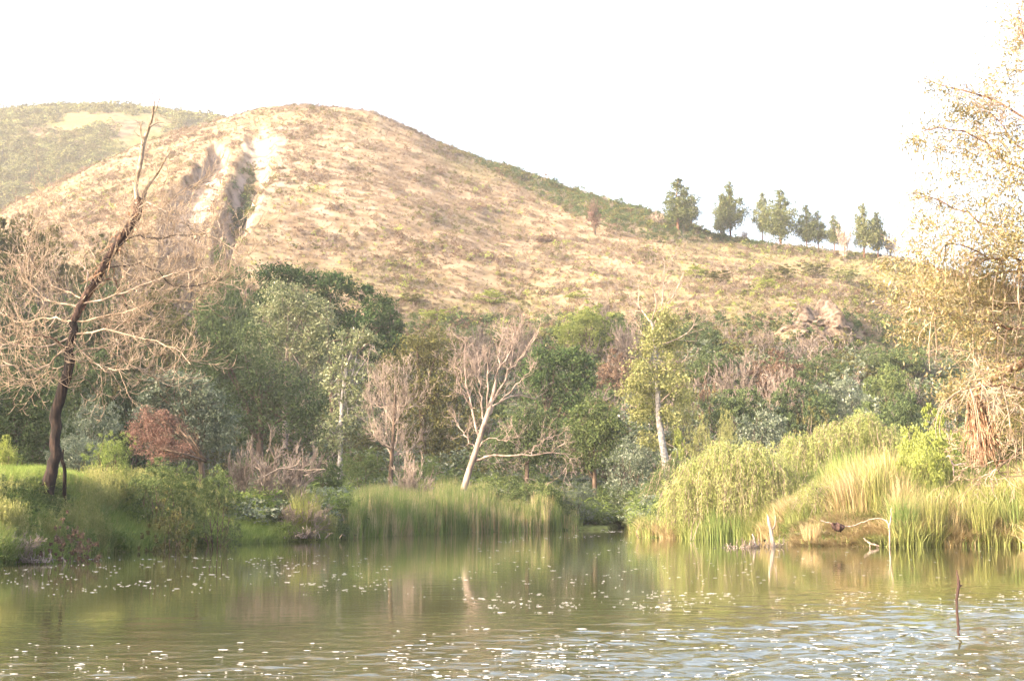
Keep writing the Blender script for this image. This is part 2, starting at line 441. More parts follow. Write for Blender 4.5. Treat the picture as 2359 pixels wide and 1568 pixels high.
def ground(X, Y):
    X = np.asarray(X, float); Y = np.asarray(Y, float)
    u = X / Y
    i = np.clip(np.searchsorted(Ucol, u) - 1, 0, nc - 2); j = np.clip(np.searchsorted(Yrow, Y) - 1, 0, nr - 2)
    a = np.clip((u - Ucol[i]) / (Ucol[i + 1] - Ucol[i]), 0, 1); b = np.clip((Y - Yrow[j]) / (Yrow[j + 1] - Yrow[j]), 0, 1)
    return (HG[j, i] * (1 - a) * (1 - b) + HG[j, i + 1] * a * (1 - b) + HG[j + 1, i] * (1 - a) * b + HG[j + 1, i + 1] * a * b)

def terrain_mat(name, far=False):
    m, N, L = new_mat(name)
    g = N.new('ShaderNodeNewGeometry')
    def noise(sc, det=5, dist=0):
        n = N.new('ShaderNodeTexNoise'); n.inputs['Scale'].default_value = sc; n.inputs['Detail'].default_value = det
        n.inputs['Distortion'].default_value = dist; L.new(g.outputs['Position'], n.inputs['Vector']); return n
    n1 = noise(.35, 8); n2 = noise(2.2, 4); n3 = noise(.06, 3)
    k_ = .75 if far else .92
    dry = ramp(N, [(.32, (.11 * k_, .08 * k_, .053 * k_)), (.46, (.195 * k_, .145 * k_, .098 * k_)), (.58, (.26 * k_, .20 * k_, .14 * k_)), (.72, (.29 * k_, .228 * k_, .16 * k_))])
    L.new(n1.outputs['Fac'], dry.inputs[0])
    grn = ramp(N, [(.32, (.07, .07, .03)), (.5, (.14, .135, .06)), (.7, (.22, .20, .09))])
    L.new(n2.outputs['Fac'], grn.inputs[0])
    def attr(nm):
        a = N.new('ShaderNodeAttribute'); a.attribute_name = nm; return a.outputs['Fac']
    def mix(fac, a, b):
        x = N.new('ShaderNodeMix'); x.data_type = 'RGBA'
        L.new(fac, x.inputs[0]); L.new(a, x.inputs[6]); L.new(b, x.inputs[7]); return x.outputs[2]
    c = dry.outputs[0]
    if far:
        f = N.new('ShaderNodeMapRange'); f.inputs[1].default_value = .40; f.inputs[2].default_value = .6
        L.new(n3.outputs['Fac'], f.inputs[0]); c = mix(f.outputs[0], c, grn.outputs[0])
    else:
        ga = N.new('ShaderNodeMath'); ga.operation = 'MULTIPLY_ADD'; ga.inputs[1].default_value = 1.4; ga.inputs[2].default_value = -.7
        L.new(n2.outputs['Fac'], ga.inputs[0])
        gb = N.new('ShaderNodeMath'); gb.operation = 'ADD'; gb.use_clamp = True
        L.new(ga.outputs[0], gb.inputs[0]); L.new(attr('green'), gb.inputs[1])
        c = mix(gb.outputs[0], c, grn.outputs[0])
        br = ramp(N, [(.3, (.12, .092, .075)), (.46, (.25, .205, .17)), (.62, (.36, .30, .26))])
        L.new(n1.outputs['Fac'], br.inputs[0]); c = mix(attr('bare'), c, br.outputs[0])
        rk = ramp(N, [(.35, (.06, .045, .035)), (.5, (.14, .105, .08)), (.65, (.22, .17, .13))])
        L.new(n2.outputs['Fac'], rk.inputs[0]); c = mix(attr('rock'), c, rk.outputs[0])
        bk = ramp(N, [(.35, (.06, .055, .03)), (.5, (.10, .12, .04)), (.65, (.16, .19, .07))])
        L.new(n2.outputs['Fac'], bk.inputs[0]); c = mix(attr('bank'), c, bk.outputs[0])
    b = N.new('ShaderNodeBump'); b.inputs['Strength'].default_value = .8; b.inputs['Distance'].default_value = .6
    L.new(n1.outputs['Fac'], b.inputs['Height'])
    d = N.new('ShaderNodeBsdfDiffuse'); d.inputs['Roughness'].default_value = .5
    L.new(c, d.inputs[0]); L.new(b.outputs[0], d.inputs['Normal'])
    o = N.new('ShaderNodeOutputMaterial'); L.new(d.outputs[0], o.inputs[0]); return m
M['terrain'] = terrain_mat('hillside_ground'); M['farhill'] = terrain_mat('far_hillside', True)
me = mk_mesh('hill_terrain', V, Fq, M['terrain'], True)
for nm, arr in (('green', grass), ('bare', bare), ('rock', rock), ('bank', bankg)):
    at = me.attributes.new(nm, 'FLOAT', 'POINT'); at.data.foreach_set('value', arr.astype(np.float32).ravel())
link('hill_terrain', me, kind='structure', label='dry grassy hill with an eroded gully rising behind the pond')

# far hill on the left
FS = col([(-2500, 700), (-900, 380), (-200, 302), (0, 284), (60, 277), (150, 269), (265, 259), (350, 269), (420, 281), (465, 291), (600, 330), (800, 400), (1200, 560), (1800, 800)])
fu = np.linspace(-.95, .2, 190); fy = np.linspace(440, 760, 90)
FU, FY = np.meshgrid(fu, fy); FXp = u2x(FU, .27)
_, fe = ue(FXp, FS(FXp))
prof = np.clip((FY - 440) / 190, 0, 1); top = CAMZ + fe * 630
FH = 10 + (top - 10) * np.sin(prof * math.pi / 2) - np.clip(FY - 630, 0, 1e9) * .35
FH = FH + (prof > 0.02) * fbm(FU * 630 / 60, FY / 60, 4, 13) * 9 * (1 - .6 * sstep(.85, 1, prof))
fV = np.stack([FU * FY, FY, FH], -1).reshape(-1, 3); a, b = FH.shape
ii = (np.arange(a - 1)[:, None] * b + np.arange(b - 1)[None, :]).ravel()
link('far_hill', mk_mesh('far_hill', fV, np.stack([ii, ii + 1, ii + b + 1, ii + b], 1), M['farhill'], True), kind='structure',
     label='hazy green and tan hill beyond the left shoulder of the main hill')
def far_ground(X, Y):
    u = X / Y; i = np.clip(np.searchsorted(fu, u) - 1, 0, len(fu) - 2); j = np.clip(np.searchsorted(fy, Y) - 1, 0, len(fy) - 2)
    a_ = np.clip((u - fu[i]) / (fu[1] - fu[0]), 0, 1); b_ = np.clip((Y - fy[j]) / (fy[1] - fy[0]), 0, 1)
    return FH[j, i] * (1 - a_) * (1 - b_) + FH[j, i + 1] * a_ * (1 - b_) + FH[j + 1, i] * (1 - a_) * b_ + FH[j + 1, i + 1] * a_ * b_

# ground sheet to the horizon
gv = np.array([(-4000, -4000, -2), (4000, -4000, -2), (4000, 4000, -2), (-4000, 4000, -2)], float)
link('ground', mk_mesh('ground', gv, np.array([[0, 1, 2, 3]]), M['farhill']), kind='structure')

# unseen hill added behind-left of the camera, crest shaped to shade the low ground
TN = math.tan(SUN_EL)
HV = col([(-420, 40), (-300, 42), (-204, 34), (-165, 40), (-150, 47), (-131, 52), (-125, 49), (-119, 33), (-111, 25), (-90, 19), (-67, 12.5), (-56, 5.5), (-47, 2.0), (-40, -2), (-30, -12), (-5, -30), (20, -42), (60, -60)])
D0 = 125.0
vv = np.linspace(-420, 60, 190); al = np.linspace(-75, 75, 31)
VVg, AL = np.meshgrid(vv, al)
crest = HV(VVg) + D0 * TN + fbm(VVg / 9, VVg * 0 + 3, 3, 90) * 5
OH = np.maximum(-1.8, crest * (1 - np.abs(AL) / 75.0) ** .8 * (1) - 0.5)
OX = SA[0] * (D0 + AL) - SA[1] * VVg; OY = SA[1] * (D0 + AL) + SA[0] * VVg
a, b = OH.shape
ii = (np.arange(a - 1)[:, None] * b + np.arange(b - 1)[None, :]).ravel()
link('added_shade_hill', mk_mesh('added_shade_hill', np.stack([OX, OY, OH], -1).reshape(-1, 3), np.stack([ii, ii + 1, ii + b + 1, ii + b], 1), M['farhill'], True), kind='structure')

# ------------------------------------------------------------------ water
def water_mat():
    m, N, L = new_mat('pond_water')
    g = N.new('ShaderNodeNewGeometry')
    def noise(sx, sy, det, rough=.5, dist=0.0):
        mp = N.new('ShaderNodeMapping'); mp.inputs['Scale'].default_value = (sx, sy, 1)
        L.new(g.outputs['Position'], mp.inputs[0])
        n = N.new('ShaderNodeTexNoise'); n.inputs['Scale'].default_value = 1; n.inputs['Detail'].default_value = det
        n.inputs['Roughness'].default_value = rough; n.inputs['Distortion'].default_value = dist
        L.new(mp.outputs[0], n.inputs['Vector']); return n.outputs['Fac']
    fine = noise(2.2, 5.5, 3, .55, .3); mid = noise(.7, 1.9, 2); patch = noise(.06, .16, 2); wave = noise(1.1, 3.4, 2, .5, .4) 
    sep = N.new('ShaderNodeSeparateXYZ'); L.new(g.outputs['Position'], sep.inputs[0])
    def mr(v, a, b, c, d):
        x = N.new('ShaderNodeMapRange'); x.interpolation_type = 'SMOOTHSTEP'
        x.inputs[1].default_value = a; x.inputs[2].default_value = b; x.inputs[3].default_value = c; x.inputs[4].default_value = d
        L.new(v, x.inputs[0]); return x.outputs[0]
    def mth(op, a, b):
        x = N.new('ShaderNodeMath'); x.operation = op
        for k, v in enumerate((a, b)):
            if isinstance(v, (int, float)): x.inputs[k].default_value = v
            else: L.new(v, x.inputs[k])
        return x.outputs[0]
    # the breeze: water ruffled near this shore and to the right, calm under the far bank
    yy = mth('ADD', sep.outputs[1], mth('MULTIPLY', sep.outputs[0], -.55))
    yy = mth('ADD', yy, mth('MULTIPLY', patch, 14.0))
    near = mr(yy, 20, 34, 1.0, .07)
    h = mth('ADD', mth('MULTIPLY', fine, .022), mth('MULTIPLY', mid, .03))
    h = mth('MULTIPLY', h, near); 
    b = N.new('ShaderNodeBump'); b.inputs['Strength'].default_value = 1.0; b.inputs['Distance'].default_value = 1.0
    L.new(h, b.inputs['Height'])
    p = N.new('ShaderNodeBsdfPrincipled')
    p.inputs['Base Color'].default_value = (.052, .054, .023, 1)
    p.inputs['Roughness'].default_value = .03; p.inputs['IOR'].default_value = 1.34
    L.new(b.outputs[0], p.inputs['Normal'])
    o = N.new('ShaderNodeOutputMaterial'); L.new(p.outputs[0], o.inputs[0]); return m
M['water'] = water_mat()
xs = np.concatenate([[-170, -80, -40, -24], np.linspace(-15, -11, 8)[:-1], np.linspace(-11, 11, 330), np.linspace(11, 15, 8)[1:], [24, 40, 80, 170]])
ys_ = np.concatenate([[-60, -20, 0, 6], np.linspace(9, 11.5, 8)[:-1], np.geomspace(11.5, 44, 300), [48, 54, 62, 72, 84, 103]])
WX, WY = np.meshgrid(xs, ys_)
gm = 1 - sstep(11, 29, WY - .75 * WX + 14 * fbm(WX / 6, WY / 9, 3, 201) + 1)            # the gusty patch near this shore
gm = np.clip(gm, .012, 1) * sstep(9, 12, WY) * (1 - sstep(36, 43, WY)) * (1 - sstep(10, 11, np.abs(WX)))
wa = fbm(WX * 2.0 + .5 * fbm(WX, WY, 2, 202), WY * 3.2, 2, 203) * .085 + fbm(WX * 4.6, WY * 6.2, 1, 204) * .045
WZ = gm * (wa - .01) * (1 + .8 * sstep(-2, 5, WX) * (1 - sstep(16, 24, WY)))
a, b_ = WZ.shape
ii = (np.arange(a - 1)[:, None] * b_ + np.arange(b_ - 1)[None, :]).ravel()
link('water', mk_mesh('water', np.stack([WX, WY, WZ], -1).reshape(-1, 3), np.stack([ii, ii + 1, ii + b_ + 1, ii + b_], 1), M['water'], True), kind='structure', label='calm brown green pond with ruffled near water')
def wave_z(x, y):
    i = int(np.clip(np.searchsorted(xs, x) - 1, 0, len(xs) - 2)); j = int(np.clip(np.searchsorted(ys_, y) - 1, 0, len(ys_) - 2))
    return float(WZ[j:j + 2, i:i + 2].max())

# ------------------------------------------------------------------ stuff scattering through geometry nodes
def scatter(name, protos, pts, rotz, scl, idx, label=None, tilt=None, parent_kind='stuff'):
    """one object: instances of proto meshes on points (only for what nobody could count)"""
    c = bpy.data.collections.new('source_' + name)
    for k, (pm, mt) in enumerate(protos):
        o = bpy.data.objects.new('%s_source_%02d' % (name, k), pm); c.objects.link(o)
        if mt is not None:
            if not pm.materials: pm.materials.append(mt)
            o.material_slots[0].link = 'OBJECT'; o.material_slots[0].material = mt
    me = bpy.data.meshes.new(name); me.vertices.add(len(pts)); me.vertices.foreach_set('co', np.asarray(pts, np.float32).ravel())
    rot = np.zeros((len(pts), 3), np.float32); rot[:, 2] = rotz
    if tilt is not None: rot[:, :2] = tilt
    scl = np.asarray(scl, np.float32)
    if scl.ndim == 1: scl = np.stack([scl] * 3, 1)
    for nm, ty, arr in (('rot', 'FLOAT_VECTOR', rot), ('scl', 'FLOAT_VECTOR', scl)):
        at = me.attributes.new(nm, ty, 'POINT'); at.data.foreach_set('vector', arr.ravel())
    at = me.attributes.new('idx', 'INT', 'POINT'); at.data.foreach_set('value', np.asarray(idx, np.int32))
    o = link(name, me, kind='stuff')
    if label: o['label'] = label
    ng = bpy.data.node_groups.new(name + '_nodes', 'GeometryNodeTree')
    ng.interface.new_socket('Geometry', in_out='INPUT', socket_type='NodeSocketGeometry')
    ng.interface.new_socket('Geometry', in_out='OUTPUT', socket_type='NodeSocketGeometry')
    N, L = ng.nodes, ng.links
    gi = N.new('NodeGroupInput'); go = N.new('NodeGroupOutput')
    ci = N.new('GeometryNodeCollectionInfo'); ci.inputs['Collection'].default_value = c
    ci.inputs['Separate Children'].default_value = True; ci.inputs['Reset Children'].default_value = True
    ip = N.new('GeometryNodeInstanceOnPoints'); ip.inputs['Pick Instance'].default_value = True
    def na(nm, ty):
        x = N.new('GeometryNodeInputNamedAttribute'); x.data_type = ty; x.inputs['Name'].default_value = nm
        return x.outputs[0]
    L.new(gi.outputs[0], ip.inputs['Points']); L.new(ci.outputs[0], ip.inputs['Instance'])
    L.new(na('idx', 'INT'), ip.inputs['Instance Index'])
    e = N.new('FunctionNodeEulerToRotation'); L.new(na('rot', 'FLOAT_VECTOR'), e.inputs[0]); L.new(e.outputs[0], ip.inputs['Rotation'])
    L.new(na('scl', 'FLOAT_VECTOR'), ip.inputs['Scale'])
    L.new(ip.outputs[0], go.inputs[0])
    md = o.modifiers.new('scatter', 'NODES'); md.node_group = ng
    return o

# unit protos (height 1, width about 1)
def puff_proto(seed, n, size, asp=.55, flat=.5, dirb=None, low=0.0):
    rng = np.random.RandomState(seed)
    bl = [((0, 0, .5 + low), (.42, .42, .42))]
    for k in range(4):
        a = rng.rand() * 6.28; r = .22 + .1 * rng.rand()
        bl.append(((math.cos(a) * .26, math.sin(a) * .26, .25 + .5 * rng.rand()), (r, r, r * .9)))
    C = blob_points(bl, n, rng, .14); C[:, 2] = np.clip(C[:, 2], .01, 1.1)
    v, f = leaves(C, size, asp, rng, dirb)
    return mk_mesh('puff_%d' % seed, v, f)
def twig_proto(seed, nst, depth=2, minr=.004, up=.15, spread=.5, nch=4, lean=.75, r=.012, L0=.6):
    rng = np.random.RandomState(seed); polys = []
    for k in range(nst):
        a = rng.rand() * 6.28; q = lean * math.sqrt(rng.rand())
        grow(polys, (math.cos(a) * .05, math.sin(a) * .05, 0), (math.cos(a) * q, math.sin(a) * q, 1), L0 * (.7 + .4 * rng.rand()), r, depth, rng, up, .16, nch, .5, 5, spread, .3, minr)
    v, f = tubes(polys, 3)
    v[:, 2] /= max(v[:, 2].max(), .1); wd = np.abs(v[:, :2]).max(); v[:, :2] *= .55 / wd
    return mk_mesh('twigs_%d' % seed, v, f)
def blade_proto(seed, n, w, spread, bend, droop=0.0, hv=.35):
    v, f = blades(n, 1.0, w, spread, bend, np.random.RandomState(seed), droop, hv); return mk_mesh('blades_%d' % seed, v, f)

puffs_s = [puff_proto(100 + k, 110, .16) for k in range(4)]
twig_s = [twig_proto(120 + k, 9, 1, .010, .1, .6, 4, .9, .014) for k in range(3)]
tuft_s = [blade_proto(140 + k, 26, .05, .35, .5, .2) for k in range(3)]

# ---- hillside scrub
def hill_scatter():
    rng = np.random.RandomState(11)
    n = 230000
    j = rng.rand(n); Yp = 118 + (368 - 118) * j ** .85; up_ = rng.uniform(-.44, .46, n)
    X = up_ * Yp; Z = ground(X, Yp); px, py = project(X, Yp, Z)
    u = X / Yp
    i = np.clip(np.searchsorted(Ucol, u) - 1, 0, nc - 2); jj = np.clip(np.searchsorted(Yrow, Yp) - 1, 0, nr - 2)
    ba = bare[jj, i]; gg = grass[jj, i]; rk = rock[jj, i]
    cl = fbm(X / 7, Yp / 7, 3, 71) + .5
    clg = fbm(px / 70, py / 22, 3, 72)
    rv = rng.rand(n)
    keep = (rv < .42 + .35 * sstep(.45, .62, cl)) & (rng.rand(n) > ba * 1.15) & (rng.rand(n) > rk * .7)
    flank = sstep(930, 1250, px) * (1 - sstep(.35, 1.0, (py - SKY(px)) / (20 + 75 * sstep(1100, 1400, px) * (1 - sstep(1480, 1660, px))))) * (1 - .5 * sstep(1650, 1800, px))       # greener, taller along the right skyline
    low = sstep(690, 760, py)
    keep |= (rv < .5) & (flank > .5)
    size = .28 + .5 * rng.rand(n) ** 2 + .9 * (rng.rand(n) < .07) * rng.rand(n) + .3 * sstep(.5, .7, cl) + .9 * flank * rng.rand(n) + .7 * low * rng.rand(n)
    gully = (np.hypot((px - 558 - (460 - py) * .18) / 30, (py - 470) / 78) < 1)
    size += gully * .8
    t = rng.rand(n)
    # kinds: 0-3 puffs dry, 4-7 puffs green, 8-11 puffs yellow, 12-14 mauve twigs, 15-17 straw tufts, 18-21 brown puffs, 22-25 dark
    pg = np.clip(.06 + gg * .25 + clg * .7 + flank * .6 + gully * .6, .02, .85)
    kind = np.where(t < pg, 1, np.where(t < pg + .04 + .09 * gg, 2, np.where(t < pg + .30 + .1 * gg, 3, np.where(t < .78, 4, 0))))
    kind = np.where((rng.rand(n) < .10) & (kind != 1), 5, kind)
    kind = np.where(((flank > .5) | (low > .6) | gully) & (rng.rand(n) < .45), 6, kind)
    kind = np.where((kind == 2) & (py < 430), 0, kind); off = {0: (0, 4), 1: (4, 4), 2: (8, 4), 3: (12, 3), 4: (15, 3), 5: (18, 4), 6: (22, 4)}
    idx = np.zeros(n, int)
    for k, (o, c) in off.items():
        mm = kind == k; idx[mm] = o + rng.randint(0, c, mm.sum())
    protos = [(p, M['dryscrub']) for p in puffs_s] + [(p.copy(), M['olive']) for p in puffs_s] + [(p.copy(), M['yellow']) for p in puffs_s] + \
             [(p, M['mauvetwig']) for p in twig_s] + [(p, M['hillstraw']) for p in tuft_s] + [(p.copy(), M['brownleaf']) for p in puffs_s] + [(p.copy(), M['dark']) for p in puffs_s]
    k = keep
    hs = np.where(kind == 4, .8, 1.0) * (.65 + .4 * rng.rand(n)); s = np.stack([size, size, size * hs], 1)
    s[kind == 4, :] *= .75
    pts = np.stack([X, Yp, Z - .05], 1)[k]
    print('hill scrub', k.sum())
    scatter('hillside_scrub', protos, pts, rng.rand(n)[k] * 6.28, s[k], idx[k], 'low dry scrub and grass tufts all over the sunlit hill')
hill_scatter()
def far_scatter():
    rng = np.random.RandomState(12); n = 34000
    Yp = rng.uniform(470, 640, n); u = rng.uniform(-.40, -.15, n); X = u * Yp; Z = far_ground(X, Yp); n2 = rng.rand(n)
    cl = fbm(X / 30, Yp / 30, 3, 75)
    k = (rng.rand(n) < .55 + 2.2 * cl)
    s = 1.4 + 2.2 * rng.rand(n) ** 2 + 2.2 * (rng.rand(n) < .06)
    idx = np.where(rng.rand(n) < .6, rng.randint(0, 4, n), rng.randint(4, 8, n))
    protos = [(p.copy(), M['olive']) for p in puffs_s] + [(p.copy(), M['autumn']) for p in puffs_s]
    scatter('far_hill_scrub', protos, np.stack([X, Yp, Z - .1], 1)[k], rng.rand(n)[k] * 6.28, (s[k][:, None] * np.array([1.2, 1.2, .8])), idx[k], 'green and yellow bushes dotted over the far left hill')
far_scatter()
# ------------------------------------------------------------------ the air
hm = bpy.data.materials.new('haze'); hm.use_nodes = True; hm.node_tree.nodes.clear()
hv_ = hm.node_tree.nodes.new('ShaderNodeVolumePrincipled'); hv_.inputs['Color'].default_value = (.95, .96, 1.0, 1)
hv_.inputs['Density'].default_value = .00028; hv_.inputs['Anisotropy'].default_value = .2
ho_ = hm.node_tree.nodes.new('ShaderNodeOutputMaterial'); hm.node_tree.links.new(hv_.outputs[0], ho_.inputs['Volume'])
hx = 4050.0; zb, zt = -3.1, 190.0
hvv = np.array([(-hx, -hx, zb), (hx, -hx, zb), (hx, hx, zb), (-hx, hx, zb), (-hx, -hx, zt), (hx, -hx, zt), (hx, hx, zt), (-hx, hx, zt)], float)
link('haze', mk_mesh('haze', hvv, np.array([[0, 3, 2, 1], [4, 5, 6, 7], [0, 1, 5, 4], [1, 2, 6, 5], [2, 3, 7, 6], [3, 0, 4, 7]]), hm), kind='stuff')
# ------------------------------------------------------------------ unit plants shared by copies
PROTO = {}
def big_proto(seed, n, size, asp=.6, lobes=7, dirb=None, clump=.13):
    rng = np.random.RandomState(seed)
    bl = [((0, 0, .45), (.34, .34, .40))]
    for k in range(lobes):
        a = k * 6.28 / lobes + rng.rand(); r = .15 + .1 * rng.rand(); zz = .22 + .6 * rng.rand(); q = .34 * math.sqrt(max(0.05, 1 - ((zz - .45) / .55) ** 2))
        bl.append(((math.cos(a) * q, math.sin(a) * q, zz), (r, r, r * .85)))
    bl.append(((rng.normal(0, .06), rng.normal(0, .06), .84), (.16, .16, .14)))
    C = blob_points(bl, n, rng, clump); C = C[(C[:, 2] > .01)]
    v, f = leaves(C, size, asp, rng, dirb)
    return mk_mesh('crown_%d' % seed, v, f)
def stem_proto(seed, nst=5, L=.62, r=.016, depth=1):
    rng = np.random.RandomState(seed); polys = []
    for k in range(nst):
        a = rng.rand() * 6.28
        grow(polys, (math.cos(a) * .03, math.sin(a) * .03, -.04), (math.cos(a) * .45, math.sin(a) * .45, 1), L * (.8 + .4 * rng.rand()), r, depth, rng, .05, .12, 4, .5, 5, .6, .35, .004)
    v, f = tubes(polys, 4); return mk_mesh('stems_%d' % seed, v, f, None, True)
for k in range(4): PROTO['bush%d' % k] = big_proto(300 + k, 9500, .030)
for k in range(3): PROTO['fine%d' % k] = big_proto(310 + k, 14000, .020, .5, 9, None, .09)
for k in range(2): PROTO['small%d' % k] = big_proto(320 + k, 2600, .055, .5, 6)
for k in range(3): PROTO['stem%d' % k] = stem_proto(330 + k)
for k in range(3): PROTO['bare%d' % k] = twig_proto(340 + k, 16, 3, .0035, .12, .5, 5, .85, .010, .62)
for k in range(2): PROTO['loose%d' % k] = big_proto(350 + k, 4200, .034, .5, 10, None, .07)

def shrub(name, label, cat, x, ytop, Y, wpx, leafm, kind='bush', bark='brown', ybase=None, group=None, leafpart='crown', stems=True):
    """a shrub: crown and stems, base on the ground at distance Y, top at the photo row ytop"""
    u, _ = ue(x, ytop); X = float(u) * Y
    gz = float(ground(X, Y)) - .05
    top = P(x, ytop, Y)[2]; h = max(.4, (top - gz) / .97); wd = wpx * PX(Y) / .86
    k = int(abs(math.sin(x * 12.9 + ytop * 3.1)) * 1000)
    t = thing(name, label, cat, (X, Y, gz), group, (k % 63) / 10.0)
    pk = {'bush': 4, 'fine': 3, 'small': 2, 'bare': 3, 'loose': 2}[kind]
    c = link(leafpart, PROTO['%s%d' % (kind, k % pk)], t, mat=M[leafm]); c.scale = (wd, wd * .95, h)
    if stems and kind != 'bare':
        s = link('stems', PROTO['stem%d' % (k % 3)], t, mat=M[bark]); s.scale = (wd * .8, wd * .8, h * .95)
    return t
def ray_at(x, y, Y): return P(x, y, Y)

def blob_tree(name, label, cat, Y, blobs, leafm, n, size, trunk=None, bark='brown', asp=.55, dirb=None, depth=.8, clump=.16, base=None, limbs=True, seed=1, trunk_r=.2, gap=0.0, shell=.55, group=None):
    """crown given as photo lobes (x, y, rx, ry[, dY]) standing at distance Y"""
    rng = np.random.RandomState(seed); s = PX(Y)
    bl = []
    for b in blobs:
        dy = b[4] if len(b) > 4 else 0
        c = P(b[0], b[1], Y + dy); bl.append((c, (b[2] * s, max(b[2], b[3]) * s * depth, b[3] * s)))
    if base is None:
        xs = sum(b[0] for b in blobs) / len(blobs); bx = P(xs, 1100, Y)[0]
    else: bx = P(base, 1100, Y)[0]
    gz = float(ground(bx, Y)); o = np.array([bx, Y, gz - .1])
    t = thing(name, label, cat, o, group)
    C = blob_points(bl, n, rng, clump, shell=shell) - o; C = C[C[:, 2] > .05]
    v, f = leaves(C, size, asp, rng, dirb); link('crown', mk_mesh(name + '_crown', v, f, M[leafm]), t)
    if trunk is None: tp = [o + (0, 0, 0), o * .5 + bl[0][0] * .5, bl[0][0]]
    else: tp = [P(a, b, Y) for a, b in trunk]; tp[0] = np.array([tp[0][0], tp[0][1], gz - .1])
    tp = spline(tp, 12); rr = np.linspace(trunk_r, trunk_r * .3, 12)
    link('trunk', tube_mesh(name + '_trunk', [(tp, rr)], M[bark], 8, o), t)
    if limbs:
        for (c, r) in bl[:9]:
            i = int(rng.randint(3, 9)); a = tp[i]; mid = a * .5 + c * .5 + rng.normal(0, .2, 3) - (0, 0, .2)
            pol = [(spline([a, mid, c], 7), np.linspace(rr[i] * .7, .02, 7))]
            for q in range(5): grow(pol, a * .4 + c * .6 if q < 2 else c, rng.normal(0, 1, 3) + (0, 0, .4), r.mean() if hasattr(r, 'mean') else np.mean(r), .025, 1, rng, .1, .2, 3, .5, 4, .6, .3, .008)
            link('branch', tube_mesh(name + '_branch', pol, M[bark], 4, o), t)
    return t

